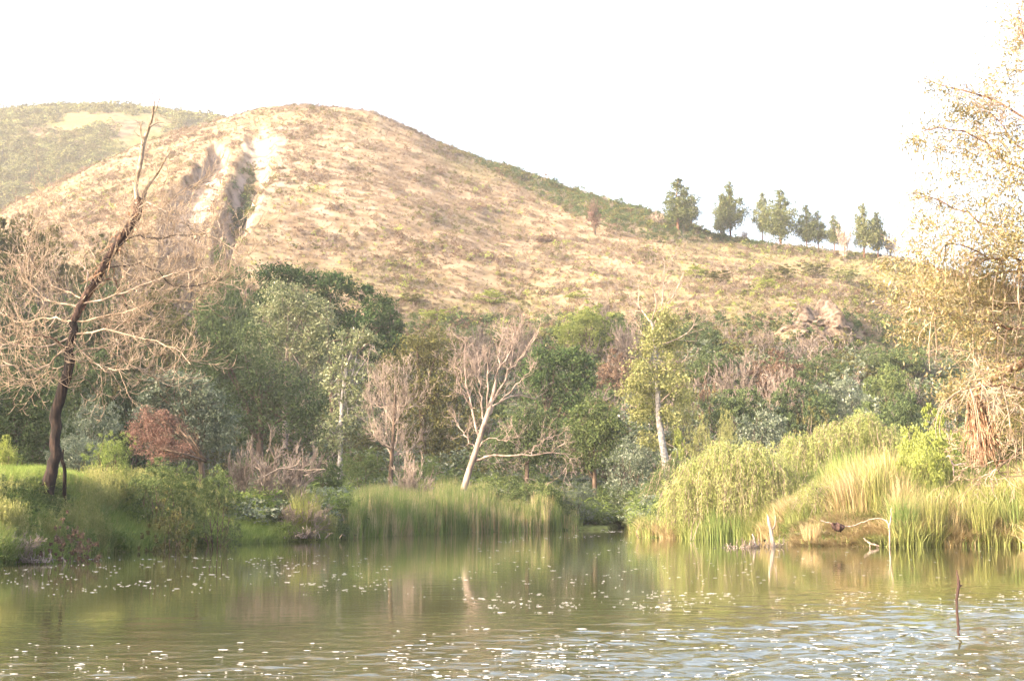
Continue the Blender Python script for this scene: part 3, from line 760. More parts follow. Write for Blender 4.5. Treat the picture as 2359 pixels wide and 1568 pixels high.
# ------------------------------------------------------------------ dead leaning tree on the left mound
def left_tree():
    Y = 47.0; s = PX(Y); rng = np.random.RandomState(5)
    q = lambda x, y, dy=0: P(x, y, Y + dy)
    base = q(110, 1122); base[2] = float(ground(base[0], Y)) - .15; o = base.copy()
    t = thing('dead_tree', 'tall leaning dead tree with charred trunk and dense tan twigs on the left mound', 'tree', o)
    tr = [(108, 1122, 16), (122, 1040, 12.5), (135, 950, 12.5), (150, 870, 12), (163, 790, 10), (184, 715, 8.5), (212, 650, 8), (258, 585, 9), (290, 535, 10), (312, 490, 11), (326, 455, 8)]
    pts = spline([np.append(q(a, b), c * s) for a, b, c in tr], 44)
    pts[2:-1, 0] += rng.normal(0, .035, 41); pts[:, 0] += .07 * np.sin(np.arange(44) * .55); pts[0, 2] -= .2; lump = 1 + .16 * np.array([mnoise.noise(Vector((k * .7, 3, 1))) for k in range(44)])
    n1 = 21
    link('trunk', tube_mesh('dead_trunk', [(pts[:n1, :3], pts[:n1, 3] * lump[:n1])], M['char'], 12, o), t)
    link('upper_trunk', tube_mesh('upper_trunk', [(pts[n1 - 1:, :3], pts[n1 - 1:, 3] * lump[n1 - 1:])], M['scorched'], 10, o), t)
    ut = bpy.data.objects[[ob.name for ob in t.children if ob.name.startswith('upper_trunk')][0]]
    tw = []
    for k in range(30):
        i = rng.randint(20, 43); grow(tw, pts[i, :3], rng.normal(0, 1, 3) + (0, 0, .3), .5 + .9 * rng.rand(), .016, 2, rng, .12, .2, 3, .6, 6, .75, .4, .006)
    link('twigs', tube_mesh('trunk_twigs', tw, M['twig'], 3, o), ut)
    # flaking bark strips at the broken head
    fl = []
    for k in range(46):
        i = rng.randint(26, 44); c = pts[i, :3]; d = rng.normal(0, .5, 3) + (-.2, 0, -.9)
        grow(fl, c + rng.normal(0, .12, 3), d, .35 + .5 * rng.rand(), .03, 0, rng, 0, .2, 0, .5, 4)
    link('loose_bark', tube_mesh('loose_bark', fl, M['tornbark'], 4, o), t)
    tops = [[(318, 470, 7), (312, 430, 5), (322, 380, 6), (330, 330, 5.5), (344, 290, 4.5), (352, 262, 3), (356, 232, 1.3)],
            [(328, 335, 3), (324, 308, 1.6), (325, 283, .8)],
            [(345, 292, 2.4), (366, 282, 1.6), (392, 288, .8)],
            [(350, 268, 2), (362, 245, 1.4), (372, 205, .6)],
            [(352, 262, 1.6), (350, 222, 1), (353, 180, .5)],
            [(326, 460, 6), (340, 430, 4), (362, 400, 3), (378, 372, 1.6), (392, 345, .7)]]
    for tp in tops:
        pp = spline([np.append(q(a, b, rng.normal(0, .15)), c * s) for a, b, c in tp], 14)
        pol = [(pp[:, :3], pp[:, 3])]
        for k in range(6):
            i = rng.randint(2, 12); grow(pol, pp[i, :3], rng.normal(0, .7, 3) + (0, 0, .8), .5 * rng.rand() + .2, .008, 1, rng, .1, .15, 2, .5, 4, .6, .4, .004)
        link('branch', tube_mesh('dead_top', pol, M['twig'], 5, o), t)
    # main limbs: (points in photo units with dY), radius, bark
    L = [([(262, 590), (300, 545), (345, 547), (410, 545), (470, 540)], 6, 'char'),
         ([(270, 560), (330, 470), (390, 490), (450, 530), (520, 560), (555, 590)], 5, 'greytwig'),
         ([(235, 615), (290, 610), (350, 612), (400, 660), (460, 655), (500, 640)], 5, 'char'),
         ([(190, 715), (235, 640), (270, 655), (290, 700), (305, 735), (280, 745), (230, 750)], 6, 'redbark'),
         ([(215, 650), (192, 615), (172, 595)], 6, 'palewood'),
         ([(200, 680), (196, 620), (195, 570), (202, 545)], 4, 'greytwig'),
         ([(195, 690), (130, 660), (85, 620), (50, 560)], 5, 'twig'),
         ([(190, 710), (110, 690), (60, 640), (35, 600)], 5, 'twig'),
         ([(175, 740), (110, 730), (40, 740), (-30, 700)], 6, 'twig'),
         ([(165, 775), (100, 800), (30, 790), (-50, 800)], 7, 'greytwig'),
         ([(160, 800), (90, 850), (20, 840), (-40, 850)], 6, 'twig'),
         ([(160, 800), (90, 770), (20, 800)], 5, 'redbark'),
         ([(165, 770), (240, 760), (320, 780), (400, 800), (440, 840)], 6, 'twig'),
         ([(170, 740), (260, 730), (350, 700), (430, 690), (490, 700)], 6, 'twig'),
         ([(185, 700), (270, 680), (360, 640), (450, 620), (500, 610)], 6, 'greytwig'),
         ([(160, 820), (220, 800), (290, 830), (340, 860), (380, 880)], 5, 'twig'),
         ([(148, 880), (190, 870), (230, 900), (250, 930)], 3, 'twig'),
         ([(155, 840), (110, 860), (60, 880), (20, 870)], 4, 'twig'),
         ([(230, 620), (200, 560), (165, 520), (150, 480)], 4, 'twig'),
         ([(290, 520), (350, 500), (420, 440), (455, 430)], 4, 'twig'),
         ([(150, 870), (175, 875), (185, 910)], 2.5, 'redbark'),
         ([(165, 780), (210, 830), (250, 850), (300, 850)], 4, 'twig'),
         ([(100, 700), (70, 650), (60, 560), (70, 500)], 3.5, 'twig'),
         ([(240, 610), (300, 600), (380, 590), (440, 600)], 4, 'greytwig')]
    for li, (pp, r, mt) in enumerate(L):
        k = len(pp); dyend = rng.uniform(-2.6, 2.2)
        w_ = np.array([np.append(q(a, b, dyend * (i / (k - 1)) ** 1.2), r * s * .44 * (1 - .72 * i / (k - 1))) for i, (a, b) in enumerate(pp)])
        pp2 = spline(w_, 14)
        pp2[1:-1, :3] += rng.normal(0, .035, (12, 3))
        b = link('branch', tube_mesh('dead_limb', [(pp2[:, :3], pp2[:, 3])], M[mt], 6, o), t)
        tw = []
        short = li in (4, 5, 16, 20)
        nn = (5 if short else 19) + (8 if len(pp) > 4 and not short else 0)
        for c in range(nn):
            u_ = .18 + .82 * (c + rng.rand()) / nn; i = min(int(u_ * 13), 12); a = pp2[i, :3]
            dirv = pp2[min(i + 1, 13), :3] - pp2[max(i - 1, 0), :3]; dirv /= np.linalg.norm(dirv)
            side = rng.normal(0, 1, 3); side[2] = side[2] * .7 - .35; side /= np.linalg.norm(side)
            grow(tw, a, dirv * .7 + side, (.6 + 1.2 * rng.rand()) * (.5 if short else 1), .015, 2, rng, .20, .15, 3, .62, 7, .75, .45, .0062)
        link('twigs', tube_mesh('dead_twigs', tw, M['twig'], 3, o), b)
    # dead snag beside the trunk
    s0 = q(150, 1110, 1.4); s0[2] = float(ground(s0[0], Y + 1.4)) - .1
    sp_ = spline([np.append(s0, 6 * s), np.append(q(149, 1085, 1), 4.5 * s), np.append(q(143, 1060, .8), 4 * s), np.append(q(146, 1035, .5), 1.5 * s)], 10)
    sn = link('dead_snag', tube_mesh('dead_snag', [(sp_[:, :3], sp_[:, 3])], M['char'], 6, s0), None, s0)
    sn['label'] = 'thin dark dead snag leaning against the charred trunk of the left tree'; sn['category'] = 'dead stump'
left_tree()

# ------------------------------------------------------------------ pale dead tree in the centre
def pale_tree():
    Y = 84.5; s = PX(Y); rng = np.random.RandomState(8)
    q = lambda x, y, dy=0: P(x, y, Y + dy)
    o = q(1064, 1140); o[2] = float(ground(o[0], Y)) - .1
    t = thing('dead_tree', 'pale bare dead tree with one long low limb reaching right above the reeds', 'tree', o)
    tr = [(1062, 1148, 15), (1074, 1105, 13), (1085, 1070, 12), (1098, 1030, 11), (1112, 985, 10), (1130, 930, 8.5), (1142, 880, 7)]
    pts = spline([np.append(q(a, b), c * s) for a, b, c in tr], 22); pts[0, 2] = o[2]
    link('trunk', tube_mesh('pale_trunk', [(pts[:, :3], pts[:, 3] * .6)], M['palewood'], 10, o), t)
    L = [([(1142, 880), (1148, 830), (1154, 790), (1158, 740)], 5, 3), ([(1130, 930), (1155, 890), (1175, 850), (1205, 820), (1240, 765)], 6, 3),
         ([(1120, 960), (1150, 930), (1190, 910), (1230, 920), (1248, 905)], 5, 2), ([(1095, 1060), (1125, 1053), (1180, 1048), (1225, 1048), (1262, 1042), (1300, 1020)], 6, 0),
         ([(1225, 1048), (1232, 1025), (1262, 1010), (1290, 1000)], 4, 0), ([(1262, 1042), (1300, 1045), (1313, 1060), (1300, 1080)], 2, 0),
         ([(1105, 1010), (1090, 960), (1078, 900), (1070, 850), (1072, 790)], 6, 2), ([(1085, 940), (1062, 900), (1046, 860), (1050, 820)], 4, 3),
         ([(1100, 1040), (1075, 1010), (1058, 980), (1045, 960)], 3.5, 3), ([(1112, 985), (1108, 930), (1104, 870), (1098, 800)], 5, 3),
         ([(1125, 950), (1122, 890), (1125, 840), (1128, 800)], 5, 3), ([(1148, 850), (1170, 820), (1180, 790), (1178, 750)], 4, 3),
         ([(1175, 850), (1182, 800), (1190, 770), (1196, 750)], 3.5, 3), ([(1098, 1030), (1130, 1010), (1165, 1015), (1190, 1000)], 3, 2),
         ([(1095, 1055), (1125, 1062), (1170, 1070), (1190, 1085)], 2.5, 1), ([(1078, 900), (1062, 870), (1058, 830), (1063, 790)], 3.5, 3),
         ([(1150, 925), (1195, 880), (1215, 860), (1225, 830)], 3.5, 2), ([(1104, 900), (1090, 850), (1088, 810)], 3, 3)]
    for pp, r, up in L:
        k = len(pp); dye = rng.uniform(-1.8, 1.8)
        w_ = np.array([np.append(q(a, b, dye * i / (k - 1)), max(.8, r * (1 - .75 * i / (k - 1))) * s * .52) for i, (a, b) in enumerate(pp)])
        p2 = spline(w_, 13); p2[1:-1, :3] += rng.normal(0, .05, (11, 3))
        b = link('branch', tube_mesh('pale_limb', [(p2[:, :3], p2[:, 3])], M['palewood'], 6, o), t)
        tw = []
        for c in range(13 if up else 9):
            i = rng.randint(3, 13); d = p2[i, :3] - p2[i - 1, :3]; d /= np.linalg.norm(d)
            grow(tw, p2[i, :3], d * .8 + rng.normal(0, .6, 3), .5 + 1.0 * rng.rand(), .018, 2, rng, .05 * up, .2, 3, .6, 5, .65, .4, .0075)
        link('twigs', tube_mesh('pale_twigs', tw, M['palewood'], 3, o), b)
pale_tree()

# ------------------------------------------------------------------ small dead tree with an oval twiggy crown
def oval_tree(Y=92.0):
    s = PX(Y); rng = np.random.RandomState(9); q = lambda x, y, dy=0: P(x, y, Y + dy)
    o = q(899, 1118); o[2] = float(ground(o[0], Y)) - .1
    t = thing('dead_tree', 'small grey dead tree with a dense oval crown of fine twigs behind the reeds', 'tree', o)
    tr = [(898, 1122, 9), (901, 1070, 7.5), (905, 1010, 6), (908, 960, 5), (910, 900, 4)]
    pts = spline([np.append(q(a, b), c * s * .7) for a, b, c in tr], 16); pts[0, 2] = o[2]
    link('trunk', tube_mesh('oval_trunk', [(pts[:, :3], pts[:, 3])], M['brown'], 8, o), t)
    for k in range(17):
        i = rng.randint(5, 15); a = pts[i, :3]; ang = rng.rand() * 6.28; rx = 72 * s
        zt = q(905, 815 + 150 * rng.rand() ** 1.2)[2]; rr = rx * (.25 + .75 * rng.rand())
        if k > 12: zt = q(905, 990)[2]; rr = rx * 1.15
        e = np.array([a[0] + math.cos(ang) * rr, a[1] + math.sin(ang) * rr * .8, max(zt, a[2] + .3)])
        m = a * .55 + e * .45 + np.array([math.cos(ang), math.sin(ang), -.5]) * .45
        p2 = spline([a, m, e], 9)
        b = link('branch', tube_mesh('oval_limb', [(p2, np.linspace(.055, .018, 9))], M['greytwig'], 5, o), t)
        tw = []
        for c in range(13):
            j = rng.randint(2, 9); d = p2[min(j, 8)] - p2[j - 1]; d /= np.linalg.norm(d)
            grow(tw, p2[j], d * .7 + rng.normal(0, .6, 3), .45 + .8 * rng.rand(), .014, 2, rng, .28, .18, 4, .55, 5, .6, .5, .0085)
        link('twigs', tube_mesh('oval_twigs', tw, M['greytwig'], 3, o), b)
oval_tree()

# ------------------------------------------------------------------ tall tree with white ringed trunk
def white_tree():
    Y = 92.0; s = PX(Y); rng = np.random.RandomState(10); q = lambda x, y, dy=0: P(x, y, Y + dy)
    o = q(1538, 1108); o[2] = float(ground(o[0], Y)) - .1
    t = thing('tree', 'tall slim tree with white ringed trunk, thin yellowing leaves and bare top', 'tree', o)
    tr = [(1540, 1112, 11), (1530, 1050, 10), (1522, 1000, 9), (1516, 950, 8), (1514, 880, 6.5), (1511, 820, 5.5), (1505, 760, 4.5), (1497, 735, 3.5)]
    pts = spline([np.append(q(a, b), c * s * .85) for a, b, c in tr], 26); pts[0, 2] = o[2]
    link('trunk', tube_mesh('white_trunk', [(pts[:, :3], pts[:, 3])], M['whitebark'], 10, o), t)
    L = [([(1497, 740), (1482, 720), (1470, 700), (1472, 670)], 3), ([(1500, 740), (1512, 700), (1502, 660), (1498, 640)], 3), ([(1505, 750), (1525, 700), (1528, 640), (1530, 615)], 3),
         ([(1516, 720), (1545, 690), (1565, 650), (1572, 630)], 2.4), ([(1510, 800), (1560, 780), (1590, 760), (1602, 735)], 2.6), ([(1512, 860), (1550, 840), (1578, 830)], 2.2),
         ([(1512, 850), (1480, 820), (1462, 800)], 2.2), ([(1514, 900), (1480, 890), (1455, 880)], 2.2), ([(1516, 930), (1550, 900), (1575, 890)], 2), ([(1508, 780), (1480, 770), (1468, 745)], 2)]
    for pp, r in L:
        k = len(pp); dye = rng.uniform(-1.5, 1.5)
        w_ = np.array([np.append(q(a, b, dye * i / (k - 1)), max(.8, r * (1 - .7 * i / (k - 1))) * s * .8) for i, (a, b) in enumerate(pp)])
        p2 = spline(w_, 11)
        b = link('branch', tube_mesh('white_limb', [(p2[:, :3], p2[:, 3])], M['palewood'], 5, o), t)
        tw = []
        for c in range(9):
            i = rng.randint(3, 11); d = p2[min(i, 10), :3] - p2[i - 1, :3]; d /= np.linalg.norm(d)
            grow(tw, p2[i, :3], d + rng.normal(0, .5, 3), .6 + .8 * rng.rand(), .018, 1, rng, .12, .15, 3, .5, 5, .6, .4, .010)
        link('twigs', tube_mesh('white_twigs', tw, M['palewood'], 3, o), b)
    bl = [(1525, 740, 40, 42), (1500, 790, 34, 40), (1550, 800, 34, 40), (1478, 850, 34, 44), (1540, 860, 40, 45), (1500, 910, 44, 42), (1455, 905, 28, 36), (1560, 895, 28, 40), (1480, 960, 36, 26), (1540, 960, 34, 26), (1500, 1010, 30, 20)]
    C = blob_points([(q(a, b, rng.uniform(-1, 1)), (c * s, c * s, d * s)) for a, b, c, d in bl], 13000, rng, .24, shell=.3) - o
    v, f = leaves(C, .16, .55, rng); link('crown', mk_mesh('white_crown', v, f, M['autumn']), t)
white_tree()

# ------------------------------------------------------------------ evergreens and broadleaf trees behind the pond
blob_tree('evergreen_tree', 'large dark evergreen with flat-topped clumped crown against the sunny slope', 'tree', 128,
          [(640, 632, 52, 20), (700, 640, 40, 20), (765, 655, 52, 24), (735, 700, 60, 30, 2), (830, 672, 34, 18), (868, 700, 40, 20), (900, 722, 28, 16), (850, 740, 50, 22), (905, 745, 24, 18), (800, 730, 40, 26, 2),
           (905, 770, 34, 22), (640, 690, 55, 40, 3), (770, 790, 55, 40, 3), (880, 800, 50, 34, 2)], 'evergreen', 26000, .22, trunk=[(770, 1050), (765, 900), (755, 780), (750, 700)], trunk_r=.4, clump=.2, seed=2, base=770)
blob_tree('poplar_tree', 'tall pale-leaved tree with sunlit crown in front of the dark evergreen', 'tree', 116,
          [(650, 690, 42, 48), (700, 700, 36, 40), (620, 740, 50, 46), (690, 760, 55, 46), (740, 740, 30, 50), (600, 800, 50, 44), (670, 830, 62, 46), (740, 810, 34, 40), (720, 870, 44, 40)], 'poplar', 21000, .17,
          trunk=[(660, 1080), (655, 950), (660, 820), (665, 700)], bark='palewood', trunk_r=.25, seed=3, clump=.2, base=660)
blob_tree('broadleaf_tree', 'dark spreading tree with rounded crown below the pale poplar', 'tree', 108,
          [(560, 800, 60, 55), (540, 870, 70, 55), (620, 880, 65, 55), (690, 920, 62, 55), (560, 940, 75, 50), (640, 970, 75, 50), (720, 980, 50, 50), (500, 800, 45, 50), (480, 730, 35, 50)], 'dark', 26000, .17,
          trunk=[(600, 1090), (598, 1000), (600, 920), (590, 840)], trunk_r=.35, seed=4, clump=.18, base=600)
blob_tree('broadleaf_tree', 'slender tree with forked white stems left of the oval dead tree', 'tree', 98,
          [(790, 800, 26, 40), (830, 775, 30, 28), (860, 800, 24, 30), (780, 870, 36, 40), (830, 880, 40, 46), (800, 940, 40, 36), (770, 1000, 44, 36), (845, 960, 30, 40)], 'poplar', 9000, .16,
          trunk=[(783, 1090), (785, 990), (790, 900), (802, 830), (835, 775)], bark='whitebark', trunk_r=.2, seed=5, clump=.2, base=783)
blob_tree('broadleaf_tree', 'dull olive brown tree behind the oval dead tree', 'tree', 112,
          [(960, 800, 50, 44), (1010, 800, 46, 40), (950, 880, 60, 60), (1020, 880, 52, 60), (970, 960, 70, 60), (1040, 980, 60, 60), (900, 850, 40, 40), (990, 1040, 80, 40)], 'olive', 24000, .17, trunk_r=.3, seed=6, clump=.18)
blob_tree('round_tree', 'round dark tree with golden top right of the pale dead tree', 'tree', 112,
          [(1240, 830, 38, 34), (1280, 820, 40, 32), (1320, 830, 36, 34), (1345, 870, 28, 40), (1260, 880, 50, 40), (1310, 900, 50, 45), (1300, 950, 48, 34), (1230, 880, 36, 50)], 'evergreen', 19000, .17, trunk_r=.28, seed=7, clump=.17)
blob_tree('broadleaf_tree', 'deep green bushy tree directly behind the pale dead tree', 'tree', 100,
          [(1215, 960, 50, 36), (1180, 990, 40, 40), (1250, 990, 44, 44), (1210, 1030, 60, 40), (1270, 1040, 50, 40), (1150, 1040, 40, 44)], 'dark', 17000, .14, trunk_r=.2, seed=8, clump=.16)
blob_tree('broadleaf_tree', 'fresh green rounded tree below the round dark tree', 'tree', 98,
          [(1365, 940, 34, 28), (1340, 970, 36, 34), (1400, 965, 34, 36), (1365, 1000, 46, 36), (1420, 1000, 26, 34), (1370, 1045, 48, 40), (1330, 1040, 30, 40)], 'green', 16000, .14, trunk_r=.2, seed=9, clump=.16)
blob_tree('silver_tree', 'silvery grey-green leaning tree behind the rust coloured dead bush', 'tree', 74,
          [(400, 890, 44, 36), (360, 900, 34, 36), (450, 900, 46, 36), (480, 930, 40, 34), (420, 950, 60, 40), (500, 970, 42, 30), (350, 960, 44, 44), (460, 1000, 60, 40), (400, 1030, 60, 40), (520, 1010, 26, 30)],
          'silver', 22000, .12, trunk=[(470, 1110), (460, 1040), (440, 980), (420, 930)], trunk_r=.18, seed=11, clump=.16, base=470)
blob_tree('broadleaf_tree', 'dark green tree mass at the left edge behind the charred trunk', 'tree', 82,
          [(30, 920, 60, 44), (90, 930, 50, 44), (0, 980, 60, 50), (60, 990, 70, 50), (120, 1010, 50, 50), (-50, 940, 60, 60), (40, 1050, 80, 40)], 'dark', 24000, .14, trunk_r=.22, seed=12, clump=.16)

SH = [  # name, label, category, x, ytop, Y, width, leaf material, kind, bark
 ('shrub', 'silver-leaved shrub between the charred trunk and the rusty bush', 'shrub', 215, 895, 72, 130, 'silver', 'fine', 'brown'),
 ('shrub', 'dull silver shrub low behind the right side of the charred trunk', 'shrub', 180, 985, 66, 110, 'silver', 'bush', 'brown'),
 ('shrub', 'feathery light green sapling just left of the rusty bush', 'shrub', 255, 990, 58, 110, 'fresh', 'fine', 'brown'),
 ('shrub', 'sunlit yellow-green shrub at the left edge beside the mound', 'shrub', 14, 998, 56, 62, 'yellow', 'bush', 'brown'),
 ('shrub', 'dark evergreen shrub on the slope above the broad dark tree', 'shrub', 520, 690, 135, 110, 'dark', 'bush', 'brown'),
 ('shrub', 'bright green shrub at the mouth of the eroded gully', 'shrub', 512, 545, 150, 95, 'green', 'bush', 'brown'),
 ('shrub', 'dark bush under the gully shrub, right of the dead twigs', 'shrub', 560, 612, 142, 90, 'dark', 'bush', 'brown'),
 ('shrub', 'olive bush at the far left edge below the main hill shoulder', 'shrub', 15, 490, 150, 150, 'olive', 'bush', 'brown'),
 ('shrub', 'olive green bush behind the left side of the dead crown', 'shrub', 120, 510, 152, 150, 'olive', 'bush', 'brown'),
 ('shrub', 'broad dark bush low at the left edge behind the dead crown', 'shrub', 20, 610, 132, 190, 'dark', 'bush', 'brown'),
 ('shrub', 'dark green bush behind the middle of the dead crown', 'shrub', 210, 640, 130, 200, 'dark', 'bush', 'brown'),
 ('shrub', 'olive bush directly behind the leaning upper trunk', 'shrub', 250, 520, 150, 150, 'olive', 'fine', 'brown'),
 ('shrub', 'mixed green thicket behind the right of the dead crown', 'shrub', 370, 620, 130, 210, 'olive', 'bush', 'brown'),
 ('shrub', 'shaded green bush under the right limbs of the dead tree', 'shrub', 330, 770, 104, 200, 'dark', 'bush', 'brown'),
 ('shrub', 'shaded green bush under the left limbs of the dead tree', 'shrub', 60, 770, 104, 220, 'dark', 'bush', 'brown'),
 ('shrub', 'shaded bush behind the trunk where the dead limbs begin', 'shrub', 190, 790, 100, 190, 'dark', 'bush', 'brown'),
 ('shrub', 'dark green bush filling the gap left of the poplar foot', 'shrub', 440, 770, 112, 130, 'dark', 'bush', 'brown'),
 ('shrub', 'grey-green willowy bush left of the white ringed trunk', 'shrub', 1455, 985, 96, 130, 'silver', 'fine', 'brown'),
 ('shrub', 'yellow-green shrub lit by the sun above the round dark tree', 'shrub', 1350, 690, 152, 130, 'yellow', 'bush', 'brown'),
 ('shrub', 'smaller lit green shrub right of the yellow-green one', 'shrub', 1420, 720, 152, 80, 'green', 'bush', 'brown'),
 ('shrub', 'brown leafy shrub on the slope left of the white trunk tree', 'shrub', 1420, 800, 138, 90, 'brownleaf', 'bush', 'brown'),
 ('shrub', 'dark round shrub right behind the yellowing crown', 'shrub', 1600, 730, 150, 90, 'dark', 'bush', 'brown'),
 ('shrub', 'wide dark shrub right of the yellowing crown', 'shrub', 1640, 790, 140, 120, 'dark', 'bush', 'brown'),
 ('shrub', 'cream-tipped shrub just right of the yellowing crown', 'shrub', 1572, 872, 118, 66, 'autumn', 'fine', 'brown'),
 ('shrub', 'small brown dead shrub above the cone-shaped shrubs', 'shrub', 1625, 866, 124, 44, 'brownleaf', 'loose', 'brown'),
 ('shrub', 'left of two pale cone-shaped shrubs behind the weeping bush', 'shrub', 1612, 948, 104, 52, 'autumn', 'fine', 'brown'),
 ('shrub', 'right of two pale cone-shaped shrubs behind the weeping bush', 'shrub', 1668, 940, 104, 58, 'autumn', 'fine', 'brown'),
 ('shrub', 'tiny lime shrub beside the white ringed trunk', 'shrub', 1562, 985, 106, 32, 'yellow', 'small', 'brown'),
 ('shrub', 'grey-green shrub behind the top of the weeping bush', 'shrub', 1745, 925, 112, 120, 'silver', 'bush', 'brown'),
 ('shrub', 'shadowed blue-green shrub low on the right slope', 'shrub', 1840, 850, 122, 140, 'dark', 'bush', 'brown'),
 ('shrub', 'pale-topped olive tree standing in the shadowed right slope', 'shrub', 1880, 900, 112, 100, 'olive', 'loose', 'palewood'),
 ('shrub', 'smoky grey-green round shrub on the shadowed right slope', 'shrub', 1950, 850, 124, 120, 'silver', 'bush', 'brown'),
 ('shrub', 'dark shrub under the rocky outcrop', 'shrub', 1900, 812, 140, 100, 'dark', 'bush', 'brown'),
 ('shrub', 'dark shrub at the right foot of the rocky outcrop', 'shrub', 2010, 790, 144, 90, 'dark', 'bush', 'brown'),
 ('shrub', 'green shrub in shadow left of the hanging willow twigs', 'shrub', 2040, 840, 130, 110, 'green', 'bush', 'brown'),
 ('shrub', 'blackish green shrub beside the bright willow foliage', 'shrub', 2085, 780, 145, 100, 'dark', 'bush', 'brown'),
 ('shrub', 'dark bush in deep shade behind the hanging willow twigs', 'shrub', 2080, 900, 116, 120, 'dark', 'bush', 'brown'),
 ('shrub', 'brown shrub in the shadow on the mid right slope', 'shrub', 1790, 800, 134, 110, 'brownleaf', 'bush', 'brown'),
 ('shrub', 'dark green shrub low behind the weeping bush', 'shrub', 1690, 890, 120, 130, 'dark', 'bush', 'brown'),
 ('shrub', 'dusky green shrub between the two weeping bushes and the slope', 'shrub', 1990, 920, 108, 130, 'dark', 'bush', 'brown'),
 ('shrub', 'sunny yellow bush alone on the upper right flank of the hill', 'shrub', 1148, 390, 300, 34, 'yellow', 'small', 'brown'),
 ('shrub', 'green brushy shrub low between the oval dead tree and reeds', 'shrub', 985, 1045, 92, 110, 'green', 'fine', 'brown'),
 ('shrub', 'green shrub left of the oval dead tree at its foot', 'shrub', 830, 1030, 92, 110, 'green', 'fine', 'brown'),
 ('shrub', 'leafy green shrub at the foot of the slender white-stemmed tree', 'shrub', 745, 1030, 84, 90, 'dark', 'bush', 'brown'),
 ('shrub', 'green bush right of the pale dead tree foot behind the reeds', 'shrub', 1150, 1085, 88, 130, 'green', 'bush', 'brown'),
 ('shrub', 'domed green bramble beneath the long low pale limb', 'shrub', 1240, 1088, 86, 130, 'green', 'bush', 'brown'),
 ('shrub', 'low bluish bramble with pale tips right of the domed bramble', 'shrub', 1320, 1108, 88, 110, 'silver', 'fine', 'brown'),
 ('shrub', 'shaded willow shrub hanging over the inlet', 'shrub', 1440, 1108, 96, 140, 'dark', 'fine', 'brown'),
 ('shrub', 'reddish brown shrub behind the inlet shrubs', 'shrub', 1415, 1065, 104, 70, 'brownleaf', 'fine', 'brown'),
 ('shrub', 'bright lime leafy bush beside the torn hanging willow limb', 'shrub', 2150, 925, 62, 140, 'yellow', 'bush', 'brown'),
 ('shrub', 'lower lime green bush right of the second weeping bush', 'shrub', 2120, 985, 60, 100, 'yellow', 'bush', 'brown'),
 ('shrub', 'deep green bush in the hollow at the right edge', 'shrub', 2330, 885, 64, 170, 'olive', 'bush', 'brown'),
 ('shrub', 'dark green bush behind the torn willow limb', 'shrub', 2235, 960, 66, 150, 'green', 'bush', 'brown'),
 ('shrub', 'fern-like green shrub in front of the rusty bush', 'shrub', 370, 1040, 55, 150, 'green', 'fine', 'brown'),
 ('shrub', 'fern-like green shrub below the bare mauve bush', 'shrub', 500, 1055, 56, 130, 'green', 'fine', 'brown'),
 ('shrub', 'brown and green weedy bush overhanging water by the bright grass', 'shrub', 395, 1130, 50.5, 110, 'olive', 'loose', 'brown'),
 ('shrub', 'brown seeding weed bush at the lower left waterline', 'shrub', 165, 1175, 42.5, 120, 'brownleaf', 'loose', 'brown'),
 ('shrub', 'dull green weedy bush at the lower left corner', 'shrub', 20, 1120, 43, 130, 'green', 'loose', 'brown'),
]
for a in SH: shrub(*a)
BARE = [('bare_bush', 'big bare mauve bush left of the slender tree by the water', 'bush', 640, 975, 66, 180, 'mauvetwig'),
 ('bare_bush', 'smaller bare mauve bush at the left shoulder of the big one', 'bush', 560, 1000, 67, 70, 'mauvetwig'),
 ('bare_bush', 'bare pale bush above the yellow-green shrub on the slope', 'bush', 1395, 655, 158, 60, 'greytwig'),
 ('bare_bush', 'bare grey bush on the slope above the pale dead tree', 'bush', 1190, 720, 150, 120, 'mauvetwig'),
 ('bare_bush', 'bare grey bush on the slope left above the round dark tree', 'bush', 1110, 745, 146, 90, 'mauvetwig'),
 ('bare_bush', 'bare brown bush between the round dark tree and yellowing crown', 'bush', 1440, 740, 145, 100, 'mauvetwig'),
 ('bare_bush', 'bare mauve thicket left of the rocky outcrop', 'bush', 1740, 740, 148, 130, 'mauvetwig'),
 ('bare_bush', 'bare mauve thicket below the rocky outcrop', 'bush', 1790, 840, 128, 120, 'mauvetwig'),
 ('bare_bush', 'bare grey thicket right of the dark shrub on the mid slope', 'bush', 1700, 800, 134, 120, 'mauvetwig'),
 ('bare_bush', 'bare bush standing against the scarp behind the dead crown', 'bush', 430, 480, 160, 130, 'mauvetwig'),
 ('bare_bush', 'bare bush behind the left side of the dead crown, mauve', 'bush', 90, 560, 140, 130, 'mauvetwig'),
 ('bare_bush', 'bare bush right of the leaning upper trunk', 'bush', 340, 540, 145, 130, 'mauvetwig'),
 ('bare_bush', 'fine bare grey bush at the right foot of the oval dead tree', 'bush', 940, 1020, 84, 100, 'greytwig'),
 ('bare_bush', 'bare brown brush at the lower left corner by the water', 'bush', 30, 1210, 40.5, 110, 'greytwig'),
 ('bare_bush', 'bare grey brush spilling to the water below the mauve bush', 'bush', 690, 1140, 63.5, 140, 'greytwig')]
for n_, l_, c_, x_, y_, Y_, w_, m_ in BARE: shrub(n_, l_, c_, x_, y_, Y_, w_, m_, 'bare', leafpart='branches')

